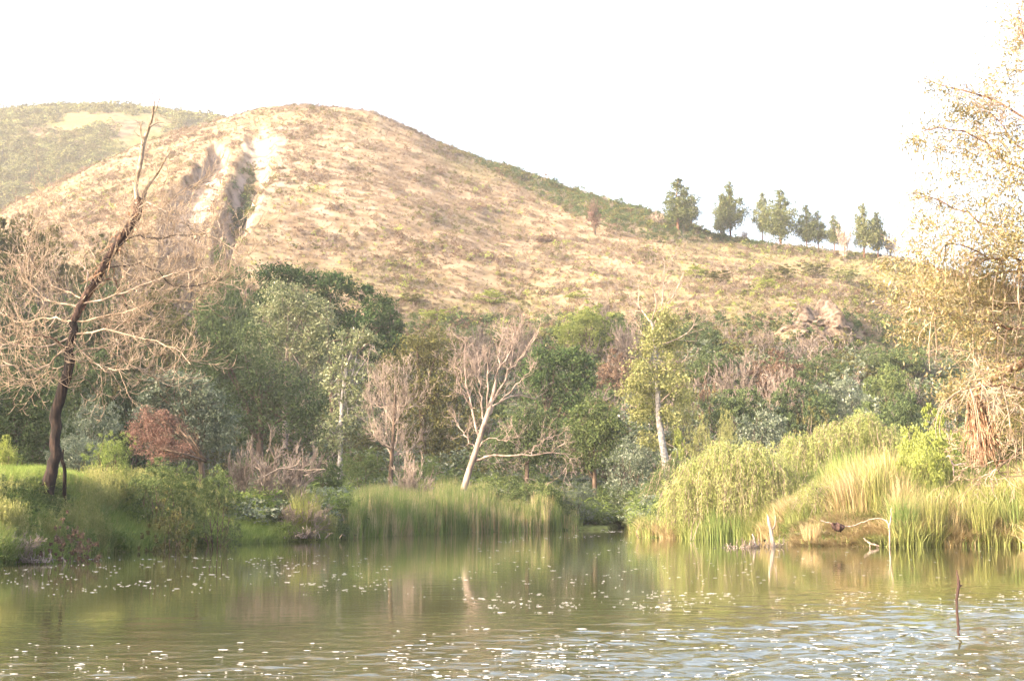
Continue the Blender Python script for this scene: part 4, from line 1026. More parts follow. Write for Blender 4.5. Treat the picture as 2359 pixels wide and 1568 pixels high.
# rusty dead bush: fallen tree with orange limbs spraying up left from its root at right
def rusty_bush():
    Y = 61.0; s = PX(Y); rng = np.random.RandomState(31); q = lambda x, y, dy=0: P(x, y, Y + dy)
    o = q(475, 1060); o[2] = float(ground(o[0], Y)) - .05
    t = thing('rusty_bush', 'rust red dead bush fallen to the left with orange limbs', 'bush', o)
    bl = [(350, 960, 30, 26), (330, 990, 36, 32), (380, 975, 34, 30), (350, 1020, 50, 26), (400, 1000, 34, 30), (420, 1040, 40, 20), (375, 1050, 40, 16)]
    C = blob_points([(q(a, b), (c * s, c * s * .8, d * s)) for a, b, c, d in bl], 12000, rng, .2, shell=.4) - o
    v, f = leaves(C, .08, .35, rng); link('dead_leaves', mk_mesh('rusty_leaves', v, f, M['rust']), t)
    for e in [(345, 955), (320, 980), (310, 1010), (370, 960), (400, 975), (350, 1030), (330, 1045), (425, 990)]:
        p2 = spline([q(475, 1062), q((475 + e[0]) / 2, (1062 + e[1]) / 2 - 4, rng.normal(0, .4)), q(e[0], e[1], rng.normal(0, .5))], 8)
        pol = [(p2, np.linspace(.06, .014, 8))]
        for c in range(12):
            j = rng.randint(3, 8); grow(pol, p2[j], p2[j] - p2[j - 1] + rng.normal(0, .12, 3), .5, .012, 1, rng, .1, .2, 4, .5, 4, .7, .4, .006)
        link('branch', tube_mesh('rusty_limb', pol, M['brown'], 4, o), t)
rusty_bush()

# ------------------------------------------------------------------ weeping bushes on the right bank
def weeping(name, label, Y, blobs, seed, n=900, leaf=.13, mat='willow', hang=(.8, 2.6)):
    rng = np.random.RandomState(seed); s = PX(Y)
    bx = P(sum(b[0] for b in blobs) / len(blobs), 1200, Y)[0]; gz = float(ground(bx, Y)); o = np.array([bx, Y, gz - .1])
    t = thing(name, label, 'bush', o)
    st = []; Cs = []; Ds = []
    wts = np.array([b[2] * b[3] for b in blobs], float); wts /= wts.sum()
    for k in range(n):
        b = blobs[rng.choice(len(blobs), p=wts)]; c = P(b[0], b[1], Y); r = np.array([b[2] * s, b[2] * s * .75, b[3] * s])
        d = rng.normal(0, 1, 3); d[2] = abs(d[2]) * 1.1 - .25; d /= np.linalg.norm(d)
        a = c + d * r * (.55 + .5 * rng.rand() + .18 * mnoise.noise(Vector((d[0] * 3 + seed, d[1] * 3, d[2] * 3))))
        hl = rng.uniform(*hang); out = np.array([d[0], d[1], 0]) * .5
        T = np.linspace(0, 1, 7)[:, None]
        pl = a + out * T * .9 + np.array([0, 0, 1]) * (.35 * T - (hl + .35) * T ** 1.7) + np.cumsum(rng.normal(0, .07, (7, 3)), 0)
        pl = pl[pl[:, 2] > .1]
        if len(pl) < 3: continue
        if k % 3 == 0: st.append((pl, np.linspace(.013, .006, len(pl))))
        m = int(24 * hl / 1.6) + 8; tt_ = rng.rand(m) * (len(pl) - 1.001); i = tt_.astype(int); fr = (tt_ - i)[:, None]
        Cs.append(pl[i] * (1 - fr) + pl[i + 1] * fr + rng.normal(0, .05, (m, 3)))
        dd_ = pl[i + 1] - pl[i]; dd_ /= np.linalg.norm(dd_, axis=1)[:, None]; Ds.append(dd_)
    C = np.concatenate(Cs) - o; D = np.concatenate(Ds)
    v, f = leaves(C, leaf * .85, .2, rng, D * 1.3); link('hanging_leaves', mk_mesh(name + '_leaves', v, f, M[mat]), t)
    link('hanging_twigs', tube_mesh(name + '_twigs', st, M['twig'], 3, o), t)
    pol = []
    for b in blobs:
        c = P(b[0], b[1], Y); p2 = spline([o + (rng.normal(0, .3), 0, 0), o * .4 + c * .6 + rng.normal(0, .3, 3), c + (0, 0, b[3] * s * .6)], 8); pol.append((p2, np.linspace(.07, .02, 8)))
    link('stems', tube_mesh(name + '_stems', pol, M['brown'], 5, o), t)
weeping('weeping_bush', 'wide weeping bush with pale drooping strands right of the inlet', 67.5, [(1690, 1080, 90, 62), (1640, 1110, 90, 60), (1750, 1080, 80, 60), (1590, 1150, 70, 56), (1700, 1150, 110, 60), (1790, 1130, 60, 60), (1660, 1040, 34, 30), (1730, 1040, 30, 26), (1600, 1075, 30, 26)], 41, 2800)
weeping('weeping_bush', 'taller weeping bush behind and right of the wide one', 71, [(1860, 1050, 60, 56), (1920, 1030, 60, 60), (1985, 1000, 46, 46), (2030, 1040, 50, 56), (1950, 1090, 110, 60), (1850, 1110, 70, 60), (1990, 968, 30, 24), (1935, 990, 26, 24), (1825, 1018, 30, 24), (2050, 1000, 26, 24)], 42, 2600)
weeping('weeping_bush', 'small arching weeping bush at the waterline by the driftwood', 60, [(1880, 1150, 40, 46), (1920, 1160, 50, 44)], 43, 500, .11, 'willow', (.5, 1.5))
weeping('weeping_bush', 'shaded drooping green bush behind the left end of the wide weeping bush', 80, [(1570, 1090, 60, 44), (1540, 1130, 60, 50)], 44, 700, .13, 'green', (.6, 1.6))

# ------------------------------------------------------------------ big sunlit willow at the right edge
def right_tree():
    Y = 30.0; s = PX(Y); rng = np.random.RandomState(51); q = lambda x, y, dy=0: P(x, y, Y + dy)
    bx = q(2660, 1000)[0]; o = np.array([bx, Y + 1, float(ground(bx, Y + 1)) - .2])
    t = thing('willow_tree', 'big sunlit willow reaching in from the right edge with bare hanging twigs', 'tree', o)
    tp = spline([np.append(o, .42), np.append(q(2640, 950), .36), np.append(q(2600, 700), .30), np.append(q(2560, 450), .24), np.append(q(2500, 150), .16), np.append(q(2480, -50), .08)], 20)
    link('trunk', tube_mesh('willow_trunk', [(tp[:, :3], tp[:, 3])], M['redbark'], 10, o), t)
    L = [([(2560, 450), (2450, 330), (2350, 270), (2240, 215), (2150, 190)], 9, 1), ([(2540, 420), (2430, 250), (2370, 120), (2345, 20)], 8, 1), ([(2570, 520), (2460, 440), (2330, 380), (2240, 310), (2130, 300)], 8, 1),
         ([(2580, 600), (2450, 560), (2330, 540), (2220, 490), (2110, 440)], 8, 1), ([(2590, 680), (2450, 620), (2340, 625), (2220, 640), (2120, 600)], 11, 1), ([(2600, 700), (2470, 680), (2350, 700), (2230, 700), (2100, 680)], 9, 1),
         ([(2610, 760), (2480, 720), (2360, 760), (2260, 740), (2150, 720)], 9, .6), ([(2620, 850), (2500, 830), (2400, 900), (2300, 885), (2210, 900)], 9, .2), ([(2620, 880), (2480, 900), (2380, 960), (2300, 950)], 9, .1),
         ([(2600, 720), (2480, 640), (2380, 600), (2300, 590), (2180, 560)], 9, .9), ([(2580, 560), (2480, 420), (2420, 300), (2380, 180), (2330, 160)], 8, 1), ([(2560, 480), (2450, 380), (2350, 340), (2280, 260)], 7, 1),
         ([(2630, 980), (2500, 1000), (2400, 1010), (2330, 1050), (2280, 1090)], 8, .05), ([(2600, 740), (2500, 760), (2420, 800), (2350, 840), (2290, 850)], 8, .1)]
    for pp, r, lf in L:
        k = len(pp); dye = rng.uniform(-1.8, 1.5)
        w_ = np.array([np.append(q(a, b, dye * i / (k - 1)), max(1.2, r * (1 - .8 * i / (k - 1))) * s * .55) for i, (a, b) in enumerate(pp)])
        p2 = spline(w_, 16); p2[1:-1, :3] += rng.normal(0, .03, (14, 3))
        b = link('branch', tube_mesh('willow_limb', [(p2[:, :3], p2[:, 3])], M['redbark'], 6, o), t)
        tw = []; tips = []
        for c in range(24):
            i = rng.randint(4, 16); d = p2[min(i, 15), :3] - p2[i - 1, :3]; d /= np.linalg.norm(d)
            if lf > .5: grow(tw, p2[i, :3], d * .6 + rng.normal(0, .55, 3), .45 + .6 * rng.rand(), .010, 2, rng, -.05, .16, 3, .6, 5, .6, .5, .0042)
            else: grow(tw, p2[i, :3], d * .5 + rng.normal(0, .6, 3), .5 + .6 * rng.rand(), .012, 2, rng, -.10, .2, 3, .6, 6, .7, .5, .005)
        if lf < .95:   # long bare hanging twigs, some curling into loops
            for c in range(30 if lf > .3 else 13):
                i = rng.randint(5, 16); a = p2[i, :3]; Lh = (.5 + .9 * rng.rand()) * (.4 if lf < .15 else 1); hx = rng.normal(-.25, .3); T = np.linspace(0, 1, 9)[:, None]
                curl = rng.rand() < .4
                pl = a + np.array([hx, rng.normal(0, .2), 0]) * np.sin(T * (4.2 if curl else 1.8)) - np.array([0, 0, Lh]) * (np.sin(T * 2.2) if curl else T ** 1.3)
                tw.append((pl, np.linspace(.016, .007, 9)))
        link('twigs', tube_mesh('willow_twigs', tw, M['twig'], 4, o), b)
    # leaves
    bl = [(2345, 40, 40, 50), (2330, 110, 36, 40), (2345, 170, 40, 40), (2290, 190, 30, 20), (2160, 205, 36, 22), (2200, 235, 40, 26), (2240, 270, 44, 26), (2170, 290, 40, 26), (2110, 330, 34, 22), (2150, 345, 40, 24), (2220, 330, 50, 32), (2290, 340, 50, 34), (2345, 300, 30, 30),
          (2180, 400, 40, 22), (2240, 400, 44, 26), (2320, 420, 46, 30), (2130, 450, 32, 20), (2180, 470, 40, 22), (2250, 470, 44, 26), (2340, 490, 40, 30), (2120, 510, 34, 22), (2190, 530, 50, 26), (2260, 540, 50, 30), (2340, 560, 40, 36),
          (2100, 570, 36, 28), (2150, 590, 46, 30), (2220, 600, 50, 32), (2300, 620, 50, 36), (2080, 630, 40, 32), (2140, 650, 44, 36), (2060, 690, 26, 26), (2110, 710, 42, 34), (2190, 680, 50, 36), (2270, 690, 50, 34), (2080, 760, 30, 32), (2120, 780, 30, 26), (2340, 680, 40, 40),
          (2200, 880, 34, 20), (2190, 920, 30, 22), (2290, 860, 36, 20), (2340, 900, 36, 30), (2240, 770, 50, 26), (2320, 780, 44, 26), (2030, 610, 20, 14), (2020, 660, 18, 14), (2280, 240, 60, 40), (2320, 520, 60, 60), (2330, 600, 60, 60), (2310, 700, 60, 50), (2250, 640, 60, 50), (2180, 720, 60, 40), (2350, 380, 50, 50), (2300, 800, 60, 34), (2200, 770, 46, 26), (2340, 960, 44, 50), (2190, 910, 30, 22)]
    rngs = rng.uniform(-1.4, 1.2, len(bl))
    C = blob_points([(q(a, b, dy), (c * s, c * s, d * s)) for (a, b, c, d), dy in zip(bl, rngs)], 34000, rng, .62, shell=.0) - o
    v, f = leaves(C, .088, .27, rng, (0, 0, -.35)); link('leaves', mk_mesh('willow_leaves', v, f, M['righttree']), t)
    off = [(2420, 60, 80, 60, 1), (2480, 180, 110, 80, 0), (2560, 60, 100, 80, 1), (2640, 220, 110, 90, -1), (2450, 330, 70, 60, 1), (2560, 360, 100, 80, 1.5), (2700, 380, 120, 90, 0), (2820, 300, 90, 80, 1), (2480, 520, 70, 60, -1.5), (2600, 560, 90, 80, 2), (2760, 560, 110, 90, 0), (2880, 480, 80, 80, 1), (2560, -70, 90, 70, 0), (2700, 720, 100, 60, 1)]
    C = blob_points([(q(a_, b_, dy), (c_ * s, c_ * s * 1.3, d_ * s)) for a_, b_, c_, d_, dy in off], 24000, rng, .5, shell=.1) - o
    v, f = leaves(C, .10, .27, rng, (0, 0, -.35)); link('leaves', mk_mesh('willow_leaves_behind', v, f, M['righttree']), t)
    rl = []
    for a_, b_, c_, d_, dy in off:
        i = rng.randint(6, 17); rl.append((spline([tp[i, :3], (tp[i, :3] + q(a_, b_, dy)) / 2 + (0, 0, .3), q(a_, b_, dy)], 8), np.linspace(.07, .015, 8)))
    link('branch', tube_mesh('willow_back_limbs', rl, M['redbark'], 5, o), t)
    # torn limb hanging below, frayed into strips
    a = q(2238, 905, .2); strands = []
    for k in range(150):
        ang = rng.rand() * 6.28; e = q(2264 + rng.normal(0, 19), 1030 + rng.uniform(-30, 45), rng.normal(0, .25))
        st_ = a + np.array([math.cos(ang) * .09 , math.sin(ang) * .09, rng.uniform(-.05, .05)])
        m = st_ * .55 + e * .45 + np.array([.03, 0, 0]) + rng.normal(0, .035, 3)
        strands.append((spline([st_, m, e], 7), np.linspace(.022, .007, 7)))
    core = spline([np.append(a, .10), np.append(q(2250, 950, .2), .13), np.append(q(2268, 1000, .2), .11), np.append(q(2280, 1035, .2), .05)], 8)
    strands.append((core[:, :3], core[:, 3]))
    strands.append((spline([a, q(2270, 880, .4), q(2330, 850, .5), q(2420, 800, .5)], 9), np.linspace(.08, .11, 9)))
    link('torn_limb', tube_mesh('torn_limb', strands, M['tornbark'], 4, o), t)
    lo = []
    for k in range(60):
        c = q(2255 + rng.normal(0, 42), 1035 + rng.normal(0, 26), rng.normal(0, .3)); grow(lo, c, rng.normal(0, 1, 3) + (0, 0, -.4), .35, .007, 2, rng, 0, .35, 3, .6, 5, .7, .5, .004)
    link('tangled_strips', tube_mesh('tangled_strips', lo, M['twig'], 3, o), t)
right_tree()

# ------------------------------------------------------------------ pines along the ridge
def pine_proto(seed, style=0):
    rng = np.random.RandomState(seed); bl = []
    n = 26; zs = .22 + .12 * rng.rand(); sk = rng.normal(0, .07)
    for k in range(n):
        z = zs + (.97 - zs) * (k + rng.rand() * .8) / n; fr = (1.0 - z) / (1.0 - zs)
        prof = .30 * min(1, (fr * 1.5) ** .9) * (.55 + .45 * min(1, (1.12 - fr) * 2.2)) * (.55 + .9 * rng.rand())
        a = k * 2.4 + rng.rand(); q_ = prof * (.3 + .55 * rng.rand())
        r = .035 + .085 * min(1, fr * 1.4) * (.7 + .5 * rng.rand())
        bl.append(((math.cos(a) * q_ + sk * fr, math.sin(a) * q_, z), (r * 1.3, r * 1.3, r * .85)))
    C = blob_points(bl, 7500, rng, .34, shell=.2); v, f = leaves(C, .036, .34, rng, (0, 0, .35))
    crown = mk_mesh('pine_crown_%d' % seed, v, f)
    pt = spline([(0, 0, -.03), (rng.normal(0, .01), 0, .3), (rng.normal(0, .02), 0, .6), (0, 0, .94)], 10)
    pol = [(pt, np.linspace(.024, .006, 10))]
    tr = tubes(pol, 7); tm = mk_mesh('pine_trunk_%d' % seed, tr[0], tr[1], None, True)
    lp = []
    for (c, r) in bl: lp.append((spline([(0, 0, c[2] - .08), (c[0] * .5, c[1] * .5, c[2] - .05), c], 5), np.linspace(.007, .003, 5)))
    lm = tubes(lp, 4); bm = mk_mesh('pine_limbs_%d' % seed, lm[0], lm[1])
    return crown, tm, bm
PN = [pine_proto(60 + k) for k in range(4)]
PINES = [(1562, 535, 408, 84, 0, 'tallest pine on the ridge, leftmost of the row'), (1592, 522, 445, 46, 1, 'small dark pine tucked right behind the tallest ridge pine'),
         (1660, 548, 442, 44, 2, 'slim left pine of the second ridge pair'), (1682, 552, 418, 66, 3, 'taller right pine of the second ridge pair'),
         (1756, 562, 440, 42, 1, 'narrow pine in the middle of the ridge row'), (1798, 566, 432, 84, 2, 'broadest dark pine, right of the narrow middle one'),
         (1858, 572, 466, 50, 0, 'left of two merged short pines right of the broadest'), (1884, 570, 480, 46, 3, 'right of two merged short pines right of the broadest'),
         (1922, 576, 490, 40, 1, 'smallest pine on the ridge, before the last one'), (1990, 596, 470, 62, 3, 'last pine on the ridge next to the willow foliage'), (2022, 596, 486, 50, 0, 'sparse pine half behind the last ridge pine')]
def ridge_pt(x, y):
    """where the sight line through photo point (x, y) meets the hill"""
    u, e = ue(x, y); Ys = np.linspace(170, 345, 700); X = float(u) * Ys; g = ground(X, Ys); d = g - (CAMZ + float(e) * Ys)
    hit = np.where(d > 0)[0]
    i = hit[0] if len(hit) else int(np.argmax(d)); return float(X[i]), float(Ys[i]), float(g[i])
UP = [(1600, 640, 612, 60, 'yellow', 'low lime shrub on the upper right slope below the tallest pine'), (1650, 655, 622, 70, 'olive', 'olive shrub on the upper right slope below the second pine pair'),
      (1800, 650, 612, 80, 'olive', 'wide olive shrub on the upper right slope under the broadest pine'), (1870, 640, 606, 80, 'olive', 'rounded olive shrub on the upper right slope, second from the willow foliage'),
      (1940, 655, 618, 80, 'autumn', 'pale shrub on the upper right slope nearest the willow foliage'), (1760, 668, 640, 60, 'yellow', 'bright lime shrub on the upper right slope between olive ones'),
      (1330, 690, 668, 60, 'yellow', 'small lime shrub above the bare pale bush on mid slope'), (1130, 700, 668, 90, 'yellow', 'lime thicket on the slope above the pale dead tree'), (1000, 745, 712, 80, 'yellow', 'lime thicket right of the dark evergreen at the slope foot'),
      (950, 700, 676, 60, 'olive', 'olive tuft on the open slope right of the dark evergreen'), (1840, 710, 688, 60, 'yellow', 'small lime shrub on the slope just above the rocky outcrop'), (1250, 560, 540, 40, 'brownleaf', 'brown tuft alone in the middle of the open slope')]
for x, yb, yt, wpx, mt, lab in UP:
    X, Yp, gz = ridge_pt(x, yb); shrub('shrub', lab, 'shrub', x, yt, Yp, wpx, mt, 'small')
for x, yb, yt, wpx, k, lab in PINES:
    X, Yp, gz = ridge_pt(x, yb); h = (yb - yt) * PX(Yp) / .97 + .5
    t = thing('pine_tree', lab, 'pine tree', (X, Yp, gz - .4), 'pines along the ridge', k * 1.7 + x)
    cm, tm, bm = PN[k]; wd = wpx * PX(Yp) / .56
    for nm, me_, mt in (('crown', cm, 'pine'), ('trunk', tm, 'redbark'), ('branches', bm, 'brown')):
        c = link(nm, me_, t, mat=M[mt]); c.scale = (wd, wd, h)
for x, yb, yt, wpx, mt, lab in [(1370, 542, 448, 26, 'rust', 'thin rust brown dead tree alone on the slope left of the pines'), (1945, 596, 500, 46, 'mauvetwig', 'bare pinkish tree between the two last ridge pines'),
                            (2050, 600, 520, 44, 'mauvetwig', 'bare pale tree right of the last ridge pine'), (1716, 556, 515, 26, 'mauvetwig', 'small bare bush between ridge pines'), (1515, 520, 480, 60, 'mauvetwig', 'bare brown bush left of the tallest ridge pine')]:
    X, Yp, gz = ridge_pt(x, yb); h = (yb - yt) * PX(Yp) / .95; wd = wpx * PX(Yp)
    t = thing('bare_tree', lab, 'tree', (X, Yp, gz - .2))
    c = link('branches', PROTO['bare%d' % (x % 3)], t, mat=M['greytwig' if mt != 'rust' else 'brown']); c.scale = (wd, wd, h)
    tr = tubes([(np.array([(0, 0, -.05), (0.01, 0, .4), (0, 0, .8)]), np.array([.022, .016, .006]))], 6)
    c = link('trunk', mk_mesh('bare_trunk', tr[0], tr[1]), t, mat=M['brown']); c.scale = (h, h, h)
    if mt == 'rust':
        rng = np.random.RandomState(4); C = blob_points([((0, 0, .6), (.10, .10, .36)), ((0, 0, .5), (.14, .14, .18))], 500, rng, .3); v, f = leaves(C, .05, .4, rng)
        c = link('dead_leaves', mk_mesh('thin_dead_leaves', v, f), t, mat=M['rust']); c.scale = (h, h, h)
ORD = ['first', 'second', 'third', 'fourth', 'fifth', 'sixth', 'seventh', 'eighth', 'ninth', 'tenth', 'eleventh', 'twelfth', 'thirteenth', 'fourteenth', 'fifteenth', 'sixteenth', 'seventeenth', 'eighteenth', 'nineteenth', 'twentieth'] + ['twenty-' + q for q in ('first', 'second', 'third', 'fourth', 'fifth', 'sixth', 'seventh', 'eighth', 'ninth')] + ['thirtieth']
# bushes that break the right skyline of the hill
rng = np.random.RandomState(77)
SKB = [(x, float(SKY(x)) + 4) for x in list(np.linspace(1130, 1560, 30)) + [1610, 1630, 1650, 1720, 1740, 1775, 1830, 1845, 1950, 2010]]
for i, (x, y) in enumerate(SKB):
    big = 1.0 if 1240 < x < 1500 else .6
    X, Yp, gz = ridge_pt(x + rng.normal(0, 4), y + rng.uniform(0, 6))
    h = (10 + 22 * rng.rand() * big) * PX(Yp); wd = (20 + 18 * rng.rand()) * PX(Yp)
    lab = (ORD[i] + ' dark bush down the right skyline counted from the summit') if i < 30 else (ORD[i - 30] + ' low bush from the left in the gaps of the pine row')
    t = thing('skyline_bush', lab, 'bush', (X, Yp, gz - .3), 'bushes along the right skyline', rng.rand() * 6)
    c = link('crown', PROTO['small%d' % (i % 2)], t, mat=M['dark' if i % 3 else 'olive']); c.scale = (wd, wd, h)
    c = link('stems', PROTO['stem%d' % (i % 3)], t, mat=M['brown']); c.scale = (wd, wd, h)
for x, hh, lab in [(722, 13, 'tiny lone bush standing on the summit, tallest there'), (740, 7, 'low lone bush right of the tallest summit bush'), (684, 6, 'speck of a bush left on the summit')]:
    X, Yp, gz = ridge_pt(x, float(SKY(x)) + 2); h = hh * PX(Yp) + .4
    t = thing('summit_bush', lab, 'bush', (X, Yp, gz - .2)); c = link('crown', PROTO['small0'], t, mat=M['olive']); c.scale = (h * .9, h * .9, h)
    c = link('stems', PROTO['stem0'], t, mat=M['brown']); c.scale = (h, h, h)
# boulders on the outcrop
def rock_mesh(seed):
    rng = np.random.RandomState(seed); bme = bpy.data.meshes.new('rock_%d' % seed)
    import bmesh
    bm_ = bmesh.new(); bmesh.ops.create_icosphere(bm_, subdivisions=2, radius=.5)
    for v in bm_.verts:
        n_ = mnoise.noise(v.co * 2.2 + Vector((seed, 0, 0))); v.co *= 1 + .55 * n_; v.co.z *= .6
        v.co.x = round(v.co.x * 5) / 5 * .5 + v.co.x * .5
    bm_.to_mesh(bme); bm_.free(); return bme
M['rock'] = bark_mat('brown_rock', [(.06, .045, .035), (.14, .105, .08), (.22, .17, .135)], 2.5, 1.6, .8)
RK = [rock_mesh(k) for k in range(4)]
rng = np.random.RandomState(3)
RPT = [(1812, 752), (1835, 744), (1858, 740), (1880, 746), (1902, 742), (1925, 752), (1948, 760), (1850, 768), (1890, 776), (1930, 782), (1965, 775), (1820, 785), (1870, 800), (1985, 765), (1730, 835)]
for i, (x, y) in enumerate(RPT):
    u, e = ue(x, y); Ys = np.linspace(130, 220, 300); X = float(u) * Ys; g = ground(X, Ys); hit = np.where(g - (CAMZ + float(e) * Ys) > 0)[0]
    k_ = hit[0] if len(hit) else 100
    o_ = link('boulder', RK[i % 4], None, (X[k_], Ys[k_], g[k_] - .15), M['rock']); w_ = rng.uniform(.8, 1.7)
    o_.scale = (w_ * 1.3, w_, w_ * .8); o_.rotation_euler = (rng.normal(0, .2), .25, rng.rand() * 6)
    o_['label'] = ('lone brown boulder on the slope left of the rocky outcrop' if x == 1730 else ORD[sorted([q for q in RPT if q[0] != 1730]).index((x, y))] + ' brown boulder from the left on the rocky outcrop'); o_['category'] = 'rock'; o_['group'] = 'rocks of the outcrop'

# ------------------------------------------------------------------ grasses, reeds and ground cover (uncountable)
reed_p = [blade_proto(200 + k, 30, .045, .32, .16, .1, .45) for k in range(4)]
grass_p = [blade_proto(210 + k, 44, .045, .22, .55, .35, .5) for k in range(4)]
lush_p = [blade_proto(220 + k, 60, .035, .40, .3, .2, .5) for k in range(3)]
weed_p = [puff_proto(230 + k, 260, .10, .35) for k in range(4)]
seed_p = []
for k in range(2):
    v, f = blades(26, 1.0, .02, .25, .25, np.random.RandomState(240 + k), .05, .4)
    tip = v.reshape(-1, 8, 3)[:, 6]; rg = np.random.RandomState(k); C = (tip[:, None, :] - rg.rand(len(tip), 9, 1) * np.array([0, 0, .22]) + rg.normal(0, .012, (len(tip), 9, 3))).reshape(-1, 3)
    v2, f2 = leaves(C, .05, .4, rg, (0, 0, .8)); seed_p.append(mk_mesh('seed_heads_%d' % k, np.vstack([v, v2]), [f, f2 + len(v)]))
def bank_points(n, x0, x1, d0, d1, rng, power=1.0):
    x = rng.uniform(x0, x1, n); u = ue(x, 1200)[0]; Yp = shoreY(u) + d0 + (d1 - d0) * rng.rand(n) ** power
    X = u * Yp; return x, X, Yp, ground(X, Yp)
def reeds():
    rng = np.random.RandomState(21)
    # reed bed
    x, X, Yp, Z = bank_points(3600, 790, 1330, -.5, 14, rng, .9)
    dens = (fbm(X / 3, Yp / 4, 3, 81) + .5)
    edge = sstep(780, 850, x) * (1 - sstep(1250, 1340, x))
    h = (.9 + 1.0 * dens + 1.3 * (fbm(X / 1.1, Yp / 1.1, 2, 88) + .35) + .6 * rng.rand(len(x))) * (.45 + .55 * edge) * (1 - .15 * sstep(0, 10, Yp - shoreY(X / Yp)))
    h = np.where((x > 1130) & (x < 1230), h * .8, h)
    k = rng.rand(len(x)) < (.25 + 1.1 * dens)
    w_ = .8 + .3 * rng.rand(len(x))
    idx = rng.randint(0, 4, len(x)) + 4 * (rng.rand(len(x)) < .26)
    scatter('reed_bed', [(p, M['reed']) for p in reed_p] + [(p.copy(), M['straw']) for p in reed_p], np.stack([X, Yp, np.maximum(Z, -.15)], 1)[k], rng.rand(k.sum()) * 6.28,
            np.stack([w_, w_, h], 1)[k], idx[k], 'tall green reeds standing along the far waterline', rng.normal(0, .05, (k.sum(), 2)))
    x, X, Yp, Z = bank_points(420, 800, 1260, -.9, .3, rng, 1)
    h = .7 + 1.3 * rng.rand(len(x)); w_ = .5 + .4 * rng.rand(len(x)); k = fbm(X / 1.5, Yp * 0, 2, 89) > -.12
    scatter('waterline_reeds', [(p.copy(), M['reed']) for p in reed_p] + [(p.copy(), M['straw']) for p in reed_p] + [(p.copy(), M['meadow']) for p in reed_p], np.stack([X, Yp, Z * 0 - .1], 1)[k], rng.rand(k.sum()) * 6.28,
            np.stack([w_, w_, h], 1)[k], rng.randint(0, 12, k.sum()), 'single bright reed stems standing in the shallow edge water', rng.normal(0, .09, (k.sum(), 2)))
    # soft fringing undergrowth behind the reeds and around the inlet
    x, X, Yp, Z = bank_points(5200, 560, 1560, 2, 34, rng, 1)
    s = (.8 + 1.0 * rng.rand(len(x))) * np.where(x > 1250, .8, 1.0); idx = rng.randint(0, 12, len(x)); s = np.where((Yp - shoreY(X / Yp) < 9) & (x > 800) & (x < 1200), s * .6, s)
    scatter('undergrowth', [(p, M['green']) for p in weed_p] + [(p.copy(), M['fresh']) for p in weed_p] + [(p.copy(), M['silver']) for p in weed_p], np.stack([X, Yp, Z - .1], 1), rng.rand(len(x)) * 6.28,
            np.stack([s * 1.4, s * 1.4, s], 1), idx, 'low mixed undergrowth behind the reeds')
    # left bank
    x, X, Yp, Z = bank_points(15000, -260, 830, -.2, 20, rng, 1.1)
    c = fbm(X / 3.2, Yp / 3.2, 3, 83); px, py = project(X, Yp, Z)
    bright = ((np.hypot((px - 300) / 70, (py - 1225) / 45) < 1) | (np.hypot((px - 560) / 110, (py - 1230) / 28) < 1) | (np.hypot((px - 540) / 60, (py - 1150) / 50) < 1))
    crest = (px < 330) & (py < 1130)
    kind = np.where(bright | crest, 0, np.where(c > .10, 2, np.where(c > .01, 1, np.where(c > -.06, 3, np.where(c > -.17, 0, 4)))))
    kind = np.where((rng.rand(len(x)) < .2) & ~bright & ~crest, rng.randint(0, 5, len(x)), kind)
    h = np.where(kind == 0, .35 + .3 * rng.rand(len(x)), np.where(kind == 3, .8 + .6 * rng.rand(len(x)), .4 + .6 * rng.rand(len(x)) + .35 * sstep(-.05, .2, c)))
    h = np.where((kind == 2) | (kind == 4), h * .8, h)
    off = {0: (0, 3), 1: (3, 4), 2: (7, 4), 3: (11, 2), 4: (13, 4)}; idx = np.zeros(len(x), int)
    for k_, (o_, c_) in off.items(): mm = kind == k_; idx[mm] = o_ + rng.randint(0, c_, mm.sum())
    ww = np.where(kind == 0, .8, .9) * (.7 + .5 * rng.rand(len(x)))
    scatter('left_bank_growth', [(p, M['meadow']) for p in lush_p] + [(p, M['reed']) for p in grass_p] + [(p.copy(), M['fresh']) for p in weed_p] + [(p, M['drygreen']) for p in seed_p] + [(p.copy(), M['green']) for p in weed_p],
            np.stack([X, Yp, Z - .04], 1), rng.rand(len(x)) * 6.28, np.stack([ww, ww, h], 1), idx, 'grass, weeds and seed heads covering the left bank')
    # right bank
    x, X, Yp, Z = bank_points(12500, 1445, 3500, -.3, 17, rng, 1.0)
    keep_ = (x < 2500) | (rng.rand(len(x)) < .6); x, X, Yp, Z = x[keep_], X[keep_], Yp[keep_], Z[keep_]
    c = fbm(X / 2.5, Yp / 3, 3, 85); d = Yp - shoreY(X / Yp)
    kind = np.where(c > .02, 0, np.where(c > -.08, 1, np.where(c > -.15, 3, 2))); kind = np.where(rng.rand(len(x)) < .18, rng.randint(0, 4, len(x)), kind)
    tall = sstep(1820, 1950, x); h = (.7 + .5 * rng.rand(len(x))) * (1 + 1.15 * tall * sstep(.5, 3, d)); low = (x > 1800) & (x < 2065) & (d < 3.0); h = np.where(low, h * .33, h)
    h = np.where(x < 1640, h * .75, h) * (.72 + 1.5 * (fbm(X / 1.6, Yp / 1.6, 2, 93) + .25))
    off = {0: (0, 4), 1: (4, 4), 2: (8, 4), 3: (12, 3)}; idx = np.zeros(len(x), int)
    for k_, (o_, c_) in off.items(): mm = kind == k_; idx[mm] = o_ + rng.randint(0, c_, mm.sum())
    ww = .8 + .6 * rng.rand(len(x)) + .4 * tall
